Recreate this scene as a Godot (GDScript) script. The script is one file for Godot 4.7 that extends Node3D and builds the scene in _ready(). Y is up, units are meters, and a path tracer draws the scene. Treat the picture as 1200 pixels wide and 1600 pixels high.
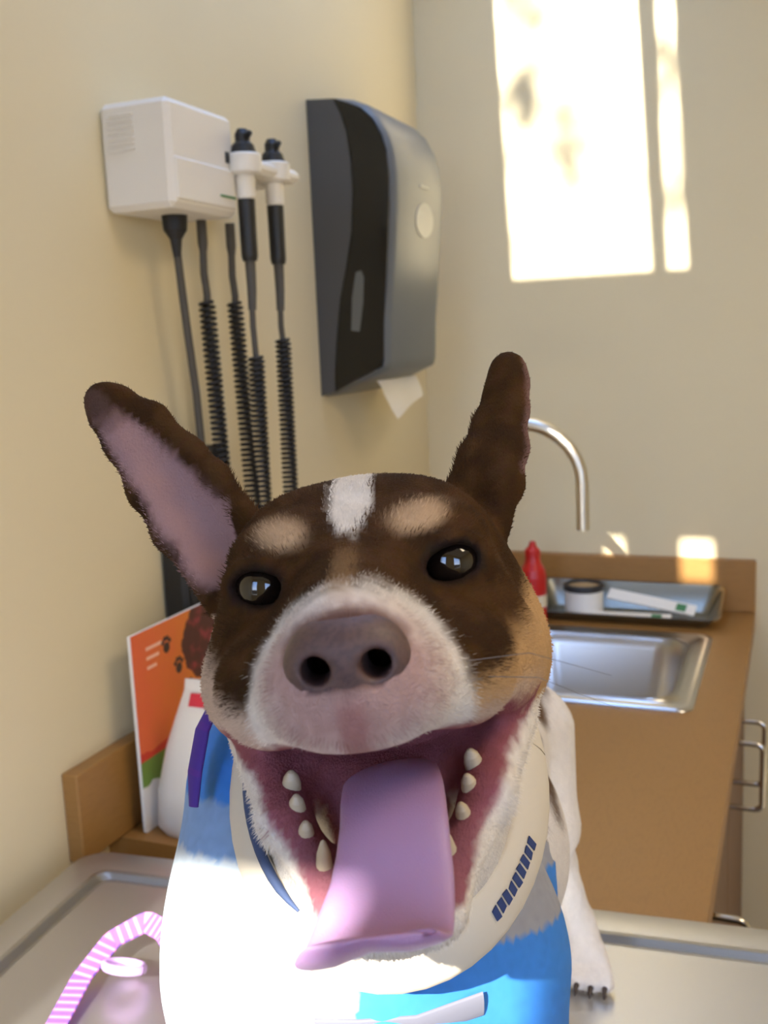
extends Node3D
# A veterinary exam room: a small dog stands on a steel table in front of a counter with a sink.
# x runs to the right along the back wall, y is up, z comes out of the back wall towards the viewer.

const TOP := 0.91            # height of the counter top
var M := {}                  # materials

# ------------------------------------------------------------------ helpers
func at(x: float, y: float, z: float) -> Vector3:      # y above the counter top
	return Vector3(x, TOP + y, z)

func srgb(r: float, g: float, b: float) -> Color:
	return Color(r / 255.0, g / 255.0, b / 255.0)

func mat(called: String, c: Color, rough := 0.6, metal := 0.0) -> StandardMaterial3D:
	var m := StandardMaterial3D.new()
	m.resource_name = called
	m.albedo_color = c
	m.roughness = rough
	m.metallic = metal
	M[called] = m
	return m

func noise_tex(freq: float, colors: Array, stops: Array, size := 512, seed_ := 1, octaves := 4) -> NoiseTexture2D:
	var n := FastNoiseLite.new()
	n.seed = seed_
	n.frequency = freq
	n.fractal_octaves = octaves
	var t := NoiseTexture2D.new()
	t.width = size
	t.height = size
	t.seamless = true
	t.noise = n
	var g := Gradient.new()
	g.colors = PackedColorArray(colors)
	g.offsets = PackedFloat32Array(stops)
	t.color_ramp = g
	return t

func relief(m: StandardMaterial3D, freq: float, scale_: float, strength: float, seed_ := 5) -> void:
	var n := FastNoiseLite.new()
	n.seed = seed_
	n.frequency = freq
	n.fractal_octaves = 3
	var t := NoiseTexture2D.new()
	t.width = 512
	t.height = 512
	t.seamless = true
	t.as_normal_map = true
	t.bump_strength = strength
	t.noise = n
	m.normal_enabled = true
	m.normal_texture = t
	m.normal_scale = 1.0
	m.uv1_triplanar = true
	m.uv1_scale = Vector3.ONE * scale_

func begin() -> SurfaceTool:
	var st := SurfaceTool.new()
	st.begin(Mesh.PRIMITIVE_TRIANGLES)
	return st

func tri(st: SurfaceTool, a: Vector3, b: Vector3, c: Vector3, out: Vector3) -> void:
	var n := (b - a).cross(c - a)
	if n.length_squared() < 1e-18:
		return
	n = n.normalized()
	if n.dot(out) > 0.0:
		var k := b
		b = c
		c = k
	else:
		n = -n
	for v in [a, b, c]:
		st.set_normal(n)
		st.add_vertex(v)

func quad(st: SurfaceTool, a: Vector3, b: Vector3, c: Vector3, d: Vector3, out: Vector3) -> void:
	tri(st, a, b, c, out)
	tri(st, a, c, d, out)

# chamfered box added to a SurfaceTool
func bx(st: SurfaceTool, lo: Vector3, hi: Vector3, bev := 0.0) -> void:
	var c := (lo + hi) * 0.5
	var h := (hi - lo) * 0.5
	var b := minf(bev, minf(h.x, minf(h.y, h.z)) * 0.9)
	var pt := func(axis: int, s: Vector3) -> Vector3:
		var v := h - Vector3.ONE * b
		v[axis] = h[axis]
		return c + Vector3(v.x * s.x, v.y * s.y, v.z * s.z)
	for axis in 3:
		var u := (axis + 1) % 3
		var w := (axis + 2) % 3
		for s in [-1.0, 1.0]:
			var q := []
			for k in [[-1, -1], [1, -1], [1, 1], [-1, 1]]:
				var sg := Vector3.ZERO
				sg[axis] = s
				sg[u] = k[0]
				sg[w] = k[1]
				q.append(pt.call(axis, sg))
			var out := Vector3.ZERO
			out[axis] = s
			quad(st, q[0], q[1], q[2], q[3], out)
	if b <= 0.0:
		return
	for axis in 3:
		var u := (axis + 1) % 3
		var w := (axis + 2) % 3
		for su in [-1.0, 1.0]:
			for sw in [-1.0, 1.0]:
				var p := []
				for k in [[u, -1.0], [u, 1.0], [w, 1.0], [w, -1.0]]:
					var sg := Vector3.ZERO
					sg[u] = su
					sg[w] = sw
					sg[axis] = k[1]
					p.append(pt.call(k[0], sg))
				var out := Vector3.ZERO
				out[u] = su
				out[w] = sw
				quad(st, p[0], p[1], p[2], p[3], out)
	for sx in [-1.0, 1.0]:
		for sy in [-1.0, 1.0]:
			for sz in [-1.0, 1.0]:
				var sg := Vector3(sx, sy, sz)
				tri(st, pt.call(0, sg), pt.call(1, sg), pt.call(2, sg), sg)

# tube or strap swept along points; ax is the half width along side, ay the half thickness
func sweep(st: SurfaceTool, pts: Array, ax: Array, ay: Array, sides: Array, n := 12, caps := true) -> void:
	var rings := []
	var norms := []
	for i in pts.size():
		var t: Vector3 = (pts[mini(i + 1, pts.size() - 1)] - pts[maxi(i - 1, 0)]).normalized()
		var s: Vector3 = sides[i] if sides.size() > 1 else sides[0]
		s = (s - t * s.dot(t)).normalized()
		var u := t.cross(s)
		var ring := []
		var nr := []
		var rx: float = ax[i] if ax.size() > 1 else ax[0]
		var ry: float = ay[i] if ay.size() > 1 else ay[0]
		for k in n:
			var a := TAU * k / n
			ring.append(pts[i] + s * cos(a) * rx + u * sin(a) * ry)
			nr.append((s * cos(a) * ry + u * sin(a) * rx).normalized())
		rings.append(ring)
		norms.append(nr)
	for i in pts.size() - 1:
		for k in n:
			var k2 := (k + 1) % n
			var vs := [[i, k], [i, k2], [i + 1, k2], [i + 1, k]]
			var out: Vector3 = norms[i][k] + norms[i][k2]
			for f in [[0, 1, 2], [0, 2, 3]]:
				var a: Vector3 = rings[vs[f[0]][0]][vs[f[0]][1]]
				var b: Vector3 = rings[vs[f[1]][0]][vs[f[1]][1]]
				var c: Vector3 = rings[vs[f[2]][0]][vs[f[2]][1]]
				var order: Array = f if (b - a).cross(c - a).dot(out) < 0.0 else [f[0], f[2], f[1]]
				for j in order:
					st.set_normal(norms[vs[j][0]][vs[j][1]])
					st.add_vertex(rings[vs[j][0]][vs[j][1]])
	if caps:
		for e in [0, pts.size() - 1]:
			var o: Vector3 = (pts[0] - pts[1]) if e == 0 else (pts[e] - pts[e - 1])
			for k in n:
				tri(st, pts[e], rings[e][k], rings[e][(k + 1) % n], o)

func tube(st: SurfaceTool, pts: Array, r, n := 12) -> void:
	var rr: Array = r if r is Array else [r]
	var side := Vector3(0, 0, 1)
	var d: Vector3 = (pts[pts.size() - 1] - pts[0]).normalized()
	if absf(d.dot(side)) > 0.8:
		side = Vector3(1, 0, 0)
	sweep(st, pts, rr, rr, [side], n)

# lathe round the y axis through c; profile of Vector2(radius, y)
func lathe(st: SurfaceTool, c: Vector3, prof: Array, n := 28, bas := Basis.IDENTITY) -> void:
	for i in prof.size() - 1:
		var a: Vector2 = prof[i]
		var b: Vector2 = prof[i + 1]
		var d := (b - a).normalized()
		var nn := Vector2(d.y, -d.x)
		for k in n:
			var a0 := TAU * k / n
			var a1 := TAU * (k + 1) / n
			var e0 := Vector3(cos(a0), 0, sin(a0))
			var e1 := Vector3(cos(a1), 0, sin(a1))
			var p := [c + bas * (e0 * a.x + Vector3(0, a.y, 0)), c + bas * (e1 * a.x + Vector3(0, a.y, 0)), c + bas * (e1 * b.x + Vector3(0, b.y, 0)), c + bas * (e0 * b.x + Vector3(0, b.y, 0))]
			var n0 := bas * (e0 * nn.x + Vector3(0, nn.y, 0))
			var n1 := bas * (e1 * nn.x + Vector3(0, nn.y, 0))
			var ns := [n0, n1, n1, n0]
			for f in [[0, 1, 2], [0, 2, 3]]:
				var g := ((p[f[1]] - p[f[0]]) as Vector3).cross(p[f[2]] - p[f[0]])
				if g.length_squared() < 1e-20:
					continue
				var order: Array = f if g.dot(n0 + n1) < 0.0 else [f[0], f[2], f[1]]
				for j in order:
					st.set_normal(ns[j])
					st.add_vertex(p[j])

# flat outline (a list of Vector3 in one plane) given a thickness along d
func slab(st: SurfaceTool, outline: Array, d: Vector3) -> void:
	var o: Vector3 = outline[0]
	var w := d.normalized()
	var u: Vector3 = (outline[1] - o).normalized()
	var v := w.cross(u)
	var flat := PackedVector2Array()
	var mid := Vector3.ZERO
	for p in outline:
		flat.append(Vector2((p - o).dot(u), (p - o).dot(v)))
		mid += p
	mid /= outline.size()
	var ids := Geometry2D.triangulate_polygon(flat)
	for i in range(0, ids.size(), 3):
		tri(st, outline[ids[i]], outline[ids[i + 1]], outline[ids[i + 2]], -w)
		tri(st, outline[ids[i]] + d, outline[ids[i + 1]] + d, outline[ids[i + 2]] + d, w)
	var cw := Geometry2D.is_polygon_clockwise(flat)
	for i in outline.size():
		var a: Vector3 = outline[i]
		var b: Vector3 = outline[(i + 1) % outline.size()]
		var out := w.cross(b - a) if cw else (b - a).cross(w)
		quad(st, a, b, b + d, a + d, out)

func obj(called: String, st, m: Material, parent: Node = self) -> MeshInstance3D:
	var o := MeshInstance3D.new()
	o.name = called
	o.mesh = st.commit() if st is SurfaceTool else st
	if parent != self:
		var root := parent
		var off := Vector3.ZERO
		while root != self and root is Node3D:
			off += (root as Node3D).position
			root = root.get_parent()
		o.position = -off
	o.material_override = m
	parent.add_child(o, true)
	return o

func thing(called: String, label: String, category: String, base: Vector3, group := "") -> Node3D:
	var o := Node3D.new()
	o.name = called
	add_child(o, true)
	o.position = base
	o.set_meta("label", label)
	o.set_meta("category", category)
	if group != "":
		o.set_meta("group", group)
	return o

func tag(o: Node, label: String, category: String, group := "") -> void:
	o.set_meta("label", label)
	o.set_meta("category", category)
	if group != "":
		o.set_meta("group", group)

func struct(o: Node, label := "", category := "") -> Node:
	o.set_meta("kind", "structure")
	if label != "":
		o.set_meta("label", label)
		o.set_meta("category", category)
	return o

# ------------------------------------------------------------------ scene
func _ready() -> void:
	# camera: a phone held over the table, turned to the left wall, tipped down and slightly rolled
	var cam := Camera3D.new()
	cam.name = "camera"
	cam.fov = rad_to_deg(2.0 * atan(800.0 / 1601.0))
	cam.near = 0.02
	cam.far = 200.0
	cam.transform = Transform3D(Basis(Vector3(0.928, -0.043, -0.371), Vector3(-0.022, 0.986, -0.168), Vector3(0.372, 0.164, 0.913)).orthonormalized(), at(0.7065, 0.5309, 1.9923))
	var lens := CameraAttributesPhysical.new()          # a slight softness away from the face
	lens.frustum_focal_length = 24.015
	lens.frustum_focus_distance = 0.40
	lens.exposure_aperture = 12.0
	lens.frustum_near = 0.02
	lens.frustum_far = 200.0
	cam.attributes = lens
	add_child(cam)
	cam.current = true
	# sky and exposure
	var env := Environment.new()
	env.background_mode = Environment.BG_SKY
	var sky := Sky.new()
	var sm := ProceduralSkyMaterial.new()
	sm.sky_top_color = srgb(135, 172, 232)
	sm.sky_horizon_color = srgb(203, 219, 245)
	sm.ground_bottom_color = srgb(120, 112, 100)
	sm.ground_horizon_color = srgb(190, 188, 182)
	sm.sky_energy_multiplier = 2.8
	sm.ground_energy_multiplier = 1.0
	sm.sun_angle_max = 1.0
	sky.sky_material = sm
	env.sky = sky
	env.tonemap_mode = Environment.TONE_MAPPER_LINEAR
	env.tonemap_exposure = 1.0
	env.sdfgi_enabled = true
	env.ssao_enabled = true
	env.ssil_enabled = true
	var we := WorldEnvironment.new()
	we.name = "world_environment"
	we.environment = env
	add_child(we)
	# low sun, falling through the window behind the camera and through the added roof lights
	var sun := DirectionalLight3D.new()
	sun.name = "sun"
	var e := deg_to_rad(33.0)
	var az := deg_to_rad(2.0)
	var travel := Vector3(sin(az) * cos(e), -sin(e), -cos(az) * cos(e))
	sun.look_at_from_position(Vector3.ZERO, travel, Vector3.UP)
	sun.light_energy = 7.0
	sun.light_color = Color(1.0, 0.98, 0.95)
	sun.light_angular_distance = 0.55
	sun.shadow_enabled = true
	add_child(sun)

	materials()
	print("room")
	room()
	print("counter")
	counter()
	print("sink")
	sink_and_faucet()
	table()
	print("wall things")
	dispenser()
	diagnostic_set()
	counter_things()
	print("dog")
	dog()
	leash()
	added_tree()

func materials() -> void:
	var w := mat("wall_paint", srgb(223, 208, 169), 0.85)
	relief(w, 0.15, 14.0, 0.25)
	mat("ceiling_paint", srgb(235, 230, 220), 0.9)
	var fl := mat("floor_vinyl", srgb(150, 140, 125), 0.5)
	fl.albedo_texture = noise_tex(0.05, [Color(0.8, 0.8, 0.8), Color(1, 1, 1)], [0.3, 0.7], 256, 9)
	fl.uv1_triplanar = true
	var lam := mat("laminate", srgb(160, 116, 60), 0.45)
	lam.albedo_texture = noise_tex(0.02, [Color(0.965, 0.96, 0.95), Color(1, 1, 1), Color(0.98, 0.975, 0.97)], [0.25, 0.55, 0.8], 512, 21, 5)
	lam.uv1_triplanar = true
	lam.uv1_scale = Vector3(14, 14, 4)
	var lame := mat("laminate_splash", srgb(160, 116, 60), 0.45)
	lame.albedo_texture = lam.albedo_texture
	lame.uv1_triplanar = true
	lame.uv1_scale = Vector3(2, 9, 2)
	var cb := mat("cabinet", srgb(128, 94, 66), 0.5)
	cb.albedo_texture = noise_tex(0.02, [Color(0.82, 0.8, 0.78), Color(1, 1, 1)], [0.3, 0.7], 512, 23, 5)
	cb.uv1_triplanar = true
	cb.uv1_scale = Vector3(9, 1.4, 9)
	var ss := mat("steel", srgb(200, 200, 200), 0.28, 1.0)
	relief(ss, 0.1, 10.0, 0.15, 31)
	var ts := mat("table_steel", srgb(206, 204, 200), 0.42, 1.0)
	relief(ts, 0.1, 8.0, 0.12, 33)
	mat("tray_steel", srgb(150, 150, 140), 0.38, 1.0)
	mat("chrome", srgb(215, 212, 205), 0.18, 1.0)
	mat("nickel", srgb(205, 198, 182), 0.34, 1.0)
	mat("dark_metal", srgb(60, 60, 62), 0.5, 0.6)
	mat("white_plastic", srgb(226, 220, 208), 0.45)
	mat("white_frame", srgb(236, 234, 228), 0.5)
	mat("black_plastic", srgb(26, 26, 26), 0.45)
	mat("grey_rubber", srgb(72, 68, 62), 0.6)
	mat("black_rubber", srgb(24, 24, 26), 0.55)
	mat("paper", srgb(238, 234, 224), 0.9)
	mat("cover_grey", srgb(100, 105, 110), 0.36)
	mat("side_grey", srgb(74, 73, 72), 0.42)
	mat("smoke_black", srgb(20, 20, 18), 0.16)
	mat("badge", srgb(150, 151, 150), 0.3)
	mat("clear_grey", srgb(96, 96, 90), 0.25)
	mat("red_plastic", srgb(190, 26, 24), 0.35)
	mat("cream", srgb(224, 212, 184), 0.7)
	mat("brown_card", srgb(176, 150, 110), 0.8)
	mat("green_print", srgb(70, 130, 84), 0.7)
	mat("red_print", srgb(205, 45, 60), 0.6)
	var gl := mat("glass", Color(1, 1, 1, 0.06), 0.02)
	gl.transparency = BaseMaterial3D.TRANSPARENCY_ALPHA
	mat("curtain", srgb(214, 206, 190), 0.9)
	var df := mat("diffuser", srgb(250, 246, 236), 0.6)
	df.emission_enabled = true
	df.emission = Color(1.0, 0.95, 0.86)
	df.emission_energy_multiplier = 1.2

# ------------------------------------------------------------------ the room
const ROOM_X := 2.7
const ROOM_Z := 2.9
const CEIL := 2.4

func room() -> void:
	var t := 0.2
	var st := begin()
	bx(st, Vector3(-t, 0, -t), Vector3(0, CEIL, ROOM_Z + t))
	struct(obj("wall_left", st, M.wall_paint), "cream painted side wall carrying the towel dispenser", "wall")
	st = begin()
	bx(st, Vector3(0, 0, -t), Vector3(ROOM_X, CEIL, 0))
	struct(obj("wall_back", st, M.wall_paint), "cream painted wall behind the sink, lit by sun", "wall")
	st = begin()
	bx(st, Vector3(ROOM_X, 0, -t), Vector3(ROOM_X + t, CEIL, ROOM_Z + t))
	struct(obj("wall_right", st, M.wall_paint), "cream painted wall across the room", "wall")
	# front wall with a window: x 0.08..0.62, y 0.95..2.0
	var wx0 := 0.062
	var wx1 := 0.595
	var wy0 := 0.95
	var wy1 := 2.165
	st = begin()
	bx(st, Vector3(0, 0, ROOM_Z), Vector3(wx0, CEIL, ROOM_Z + t))
	bx(st, Vector3(wx1, 0, ROOM_Z), Vector3(1.35, CEIL, ROOM_Z + t))
	bx(st, Vector3(1.35, 0, ROOM_Z), Vector3(2.45, wy0, ROOM_Z + t))
	bx(st, Vector3(1.35, wy1, ROOM_Z), Vector3(2.45, CEIL, ROOM_Z + t))
	bx(st, Vector3(2.45, 0, ROOM_Z), Vector3(ROOM_X, CEIL, ROOM_Z + t))
	bx(st, Vector3(wx0, 0, ROOM_Z), Vector3(wx1, wy0, ROOM_Z + t))
	bx(st, Vector3(wx0, wy1, ROOM_Z), Vector3(wx1, CEIL, ROOM_Z + t))
	struct(obj("wall_front", st, M.wall_paint), "cream painted wall with a window and an added second one", "wall")
	st = begin()
	bx(st, Vector3(-t, -0.1, -t), Vector3(ROOM_X + t, 0, ROOM_Z + t))
	struct(obj("floor", st, M.floor_vinyl), "grey vinyl floor of the exam room", "floor")
	# ceiling with an added roof light: x sx0..sx1, z sz0..sz1
	var sx0 := 0.118
	var sx1 := 0.488
	var sz0 := 0.22
	var sz1 := 1.385
	st = begin()
	bx(st, Vector3(-t, CEIL, -t), Vector3(sx0, CEIL + 0.05, ROOM_Z + t))
	bx(st, Vector3(sx1, CEIL, -t), Vector3(ROOM_X + t, CEIL + 0.05, ROOM_Z + t))
	bx(st, Vector3(sx0, CEIL, -t), Vector3(sx1, CEIL + 0.05, sz0))
	bx(st, Vector3(sx0, CEIL, sz1), Vector3(sx1, CEIL + 0.05, 2.09))
	bx(st, Vector3(sx0, CEIL, 2.30), Vector3(sx1, CEIL + 0.05, ROOM_Z + t))
	bx(st, Vector3(sx0, CEIL, 2.09), Vector3(0.285, CEIL + 0.05, 2.30))
	struct(obj("ceiling", st, M.ceiling_paint), "off-white ceiling with roof openings added to shape sun patches", "ceiling")
	# window 1, and window 4 added to let in cool fill light
	for q in [["window_1", wx0, wx1, "narrow white-framed window in the front wall"], ["window_4", 1.35, 2.45, "wide white-framed window added in the front wall for cool fill light"]]:
		var w1 := Node3D.new()
		w1.name = q[0]
		add_child(w1)
		w1.position = Vector3(q[1], wy0, ROOM_Z)
		struct(w1, q[3], "window")
		st = begin()
		var f := 0.035
		var x0: float = q[1]
		var x1: float = q[2]
		bx(st, Vector3(x0, wy0, ROOM_Z + 0.05), Vector3(x0 + f, wy1, ROOM_Z + 0.10), 0.004)
		bx(st, Vector3(x1 - f, wy0, ROOM_Z + 0.05), Vector3(x1, wy1, ROOM_Z + 0.10), 0.004)
		bx(st, Vector3(x0 + f, wy0, ROOM_Z + 0.05), Vector3(x1 - f, wy0 + f, ROOM_Z + 0.10), 0.004)
		bx(st, Vector3(x0 + f, wy1 - f, ROOM_Z + 0.05), Vector3(x1 - f, wy1, ROOM_Z + 0.10), 0.004)
		obj("window_frame", st, M.white_frame, w1)
		st = begin()
		bx(st, Vector3(x0 + f, wy0 + f, ROOM_Z + 0.07), Vector3(x1 - f, wy1 - f, ROOM_Z + 0.076))
		obj("pane", st, M.glass, w1)
	var w: Node3D
	# window 2: roof light added to cast the sun patch on the wall
	w = Node3D.new()
	w.name = "window_2"
	add_child(w)
	w.position = Vector3(sx0, CEIL, sz0)
	struct(w, "long added roof light with a thin glazing bar, casting the wall sun patch", "window")
	st = begin()
	bx(st, Vector3(sx0, CEIL + 0.02, sz0), Vector3(sx0 + 0.02, CEIL + 0.05, sz1), 0.003)
	bx(st, Vector3(sx1 - 0.02, CEIL + 0.02, sz0), Vector3(sx1, CEIL + 0.05, sz1), 0.003)
	obj("window_frame", st, M.white_frame, w)
	st = begin()
	bx(st, Vector3(0.404, CEIL + 0.01, sz0), Vector3(0.430, CEIL + 0.05, sz1), 0.003)
	obj("glazing_bar", st, M.white_frame, w)
	st = begin()
	bx(st, Vector3(sx0 + 0.02, CEIL + 0.030, sz0), Vector3(0.406, CEIL + 0.036, sz1))
	obj("pane", st, M.glass, w)
	st = begin()
	bx(st, Vector3(0.428, CEIL + 0.030, sz0), Vector3(sx1 - 0.02, CEIL + 0.036, sz1))
	obj("pane", st, M.glass, w)
	# window 3: small roof light added for the low sun patches
	w = Node3D.new()
	w.name = "window_3"
	add_child(w)
	w.position = Vector3(0.285, CEIL, 2.09)
	struct(w, "small two-pane roof light added to cast low sun patches", "window")
	st = begin()
	bx(st, Vector3(0.322, CEIL, 2.09), Vector3(0.428, CEIL + 0.05, 2.30), 0.003)
	bx(st, Vector3(0.285, CEIL, 2.22), Vector3(0.322, CEIL + 0.05, 2.30), 0.003)
	obj("window_frame", st, M.white_frame, w)
	st = begin()
	bx(st, Vector3(0.286, CEIL + 0.03, 2.091), Vector3(0.321, CEIL + 0.036, 2.219))
	obj("pane", st, M.glass, w)
	st = begin()
	bx(st, Vector3(0.429, CEIL + 0.03, 2.091), Vector3(sx1 - 0.001, CEIL + 0.036, 2.299))
	obj("pane", st, M.glass, w)
	# unseen ceiling panel added as warm fill, right of the camera
	var lamp := thing("fill_panel", "flat square ceiling panel in white frame, added for fill light", "lamp", Vector3(1.5, CEIL - 0.03, 1.5))
	st = begin()
	for q in [[-0.32, -0.32, 0.32, -0.30], [-0.32, 0.30, 0.32, 0.32], [-0.32, -0.30, -0.30, 0.30], [0.30, -0.30, 0.32, 0.30]]:
		bx(st, Vector3(1.5 + q[0], CEIL - 0.03, 1.5 + q[1]), Vector3(1.5 + q[2], CEIL, 1.5 + q[3]), 0.003)
	obj("frame", st, M.white_frame, lamp)
	st = begin()
	bx(st, Vector3(1.2, CEIL - 0.022, 1.2), Vector3(1.8, CEIL - 0.002, 1.8))
	obj("diffuser", st, M.diffuser, lamp)
	var al := AreaLight3D.new()
	al.name = "fill_light"
	al.area_size = Vector2(0.58, 0.58)
	al.area_normalize_energy = false
	al.light_energy = 3.4
	al.light_color = Color(1.0, 0.91, 0.77)
	al.area_range = 8.0
	al.area_attenuation = 2.0
	al.shadow_enabled = true
	lamp.add_child(al)
	al.position = Vector3(0, -0.01, 0)
	al.rotation_degrees = Vector3(-90, 0, 0)

# ------------------------------------------------------------------ counter
const CW := 0.64       # counter depth from the left wall
const CE := 1.12       # near end of the counter

func counter() -> void:
	var c := thing("countertop", "orange-brown laminate countertop with the sink let in", "countertop", at(0, 0, 0))
	var st := begin()
	# the slab leaves a hole for the sink: x 0.165..0.565, z 0.205..0.56
	bx(st, at(0.0, -0.035, 0.0), at(0.165, 0, CE), 0.0)
	bx(st, at(0.565, -0.035, 0.0), at(CW, 0, CE), 0.0)
	bx(st, at(0.165, -0.035, 0.0), at(0.565, 0, 0.205), 0.0)
	bx(st, at(0.165, -0.035, 0.56), at(0.565, 0, CE), 0.0)
	obj("slab", st, M.laminate, c)
	st = begin()
	bx(st, at(0.0, 0.001, 0.0), at(CW, 0.10, 0.02), 0.0015)
	struct(obj("trim_1", st, M.laminate_splash), "brown splash board along the back wall", "splash board")
	st = begin()
	bx(st, at(0.0, 0.001, 0.02), at(0.02, 0.10, 1.186), 0.0015)
	struct(obj("trim_2", st, M.laminate_splash), "brown splash board along the left wall", "splash board")
	# base cabinet
	var k := thing("base_cabinet", "brown wooden base cabinet with wire pulls under the counter", "cabinet", at(0.3, -TOP, 0.55))
	st = begin()
	bx(st, at(0.002, -TOP + 0.10, 0.002), at(0.605, -0.036, 0.020), 0.0)
	bx(st, at(0.002, -TOP + 0.10, CE - 0.03), at(0.605, -0.036, CE - 0.012), 0.0)
	bx(st, at(0.002, -TOP + 0.10, 0.02), at(0.014, -0.036, CE - 0.03), 0.0)
	bx(st, at(0.014, -TOP + 0.10, 0.02), at(0.605, -TOP + 0.118, CE - 0.03), 0.0)
	bx(st, at(0.587, -0.075, 0.02), at(0.605, -0.036, CE - 0.03), 0.0)
	bx(st, at(0.02, -TOP, 0.02), at(0.55, -TOP + 0.10, CE - 0.03), 0.0)
	obj("carcass", st, M.cabinet, k)
	var edges := [0.012, 0.490, 0.965]
	for i in 2:
		st = begin()
		bx(st, at(0.606, -TOP + 0.12, edges[i] + 0.004), at(0.624, -0.040, edges[i + 1] - 0.004), 0.003)
		var d := obj("door", st, M.cabinet, k)
		st = begin()
		var hz: float = edges[i + 1] - 0.043 if i == 0 else edges[i] + 0.044
		pull(st, hz, -0.051)
		obj("handle", st, M.chrome, d)
	st = begin()
	bx(st, at(0.606, -TOP + 0.12, edges[2] + 0.004), at(0.624, -0.040, CE - 0.012), 0.003)
	var d3 := obj("door", st, M.cabinet, k)
	st = begin()
	pull(st, edges[2] + 0.035, -0.051)
	obj("handle", st, M.chrome, d3)

func pull(st: SurfaceTool, z: float, y: float) -> void:
	var pts := []
	pts.append(at(0.623, y, z))
	pts.append(at(0.655, y, z))
	for i in 5:
		var a := i / 4.0 * PI / 2
		pts.append(at(0.661 + 0.010 * sin(a), y - 0.009 + 0.009 * cos(a), z))
	for i in 5:
		var a := i / 4.0 * PI / 2
		pts.append(at(0.661 + 0.010 * cos(a), y - 0.089 - 0.009 * sin(a), z))
	pts.append(at(0.655, y - 0.098, z))
	pts.append(at(0.623, y - 0.098, z))
	tube(st, pts, 0.004, 10)

# rounded rectangle ring of points, x0..x1, z0..z1
func rrect(x0: float, x1: float, z0: float, z1: float, r: float, y: float, n := 6) -> Array:
	var out := []
	for c in [[x1 - r, z1 - r, 0.0], [x0 + r, z1 - r, PI / 2], [x0 + r, z0 + r, PI], [x1 - r, z0 + r, PI * 1.5]]:
		for i in n + 1:
			var a: float = c[2] + PI / 2 * i / n
			out.append(at(c[0] + r * cos(a), y, c[1] + r * sin(a)))
	return out

# skin over a stack of equal-sized rings, smooth; last ring closed with a fan when floor_ is true
func loft(st: SurfaceTool, rings: Array, inside: Vector3, outward := false, floor_ := true) -> void:
	st.set_smooth_group(0)
	var n: int = rings[0].size()
	for i in rings.size() - 1:
		for k in n:
			var k2 := (k + 1) % n
			var a: Vector3 = rings[i][k]
			var b: Vector3 = rings[i][k2]
			var c: Vector3 = rings[i + 1][k2]
			var d: Vector3 = rings[i + 1][k]
			var mid := (a + b + c + d) * 0.25
			var o := (mid - inside) if outward else (inside - mid)
			ftri(st, a, b, c, o)
			ftri(st, a, c, d, o)
	if floor_:
		var last: Array = rings[rings.size() - 1]
		var mid := Vector3.ZERO
		for p in last:
			mid += p
		mid /= n
		for k in n:
			var o := (mid - inside) if outward else (inside - mid)
			ftri(st, mid, last[k], last[(k + 1) % n], o)

func ftri(st: SurfaceTool, a: Vector3, b: Vector3, c: Vector3, out: Vector3) -> void:
	var g := (b - a).cross(c - a)
	if g.length_squared() < 1e-20:
		return
	if g.dot(out) > 0.0:
		var k := b
		b = c
		c = k
	st.add_vertex(a)
	st.add_vertex(b)
	st.add_vertex(c)

func low(ring: Array) -> Array:                       # lowers the near side of a tray rim
	var out := []
	for p in ring:
		out.append(p - Vector3(0, 0.034 * clampf((p.z - 0.03) / 0.12, 0, 1), 0))
	return out

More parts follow.
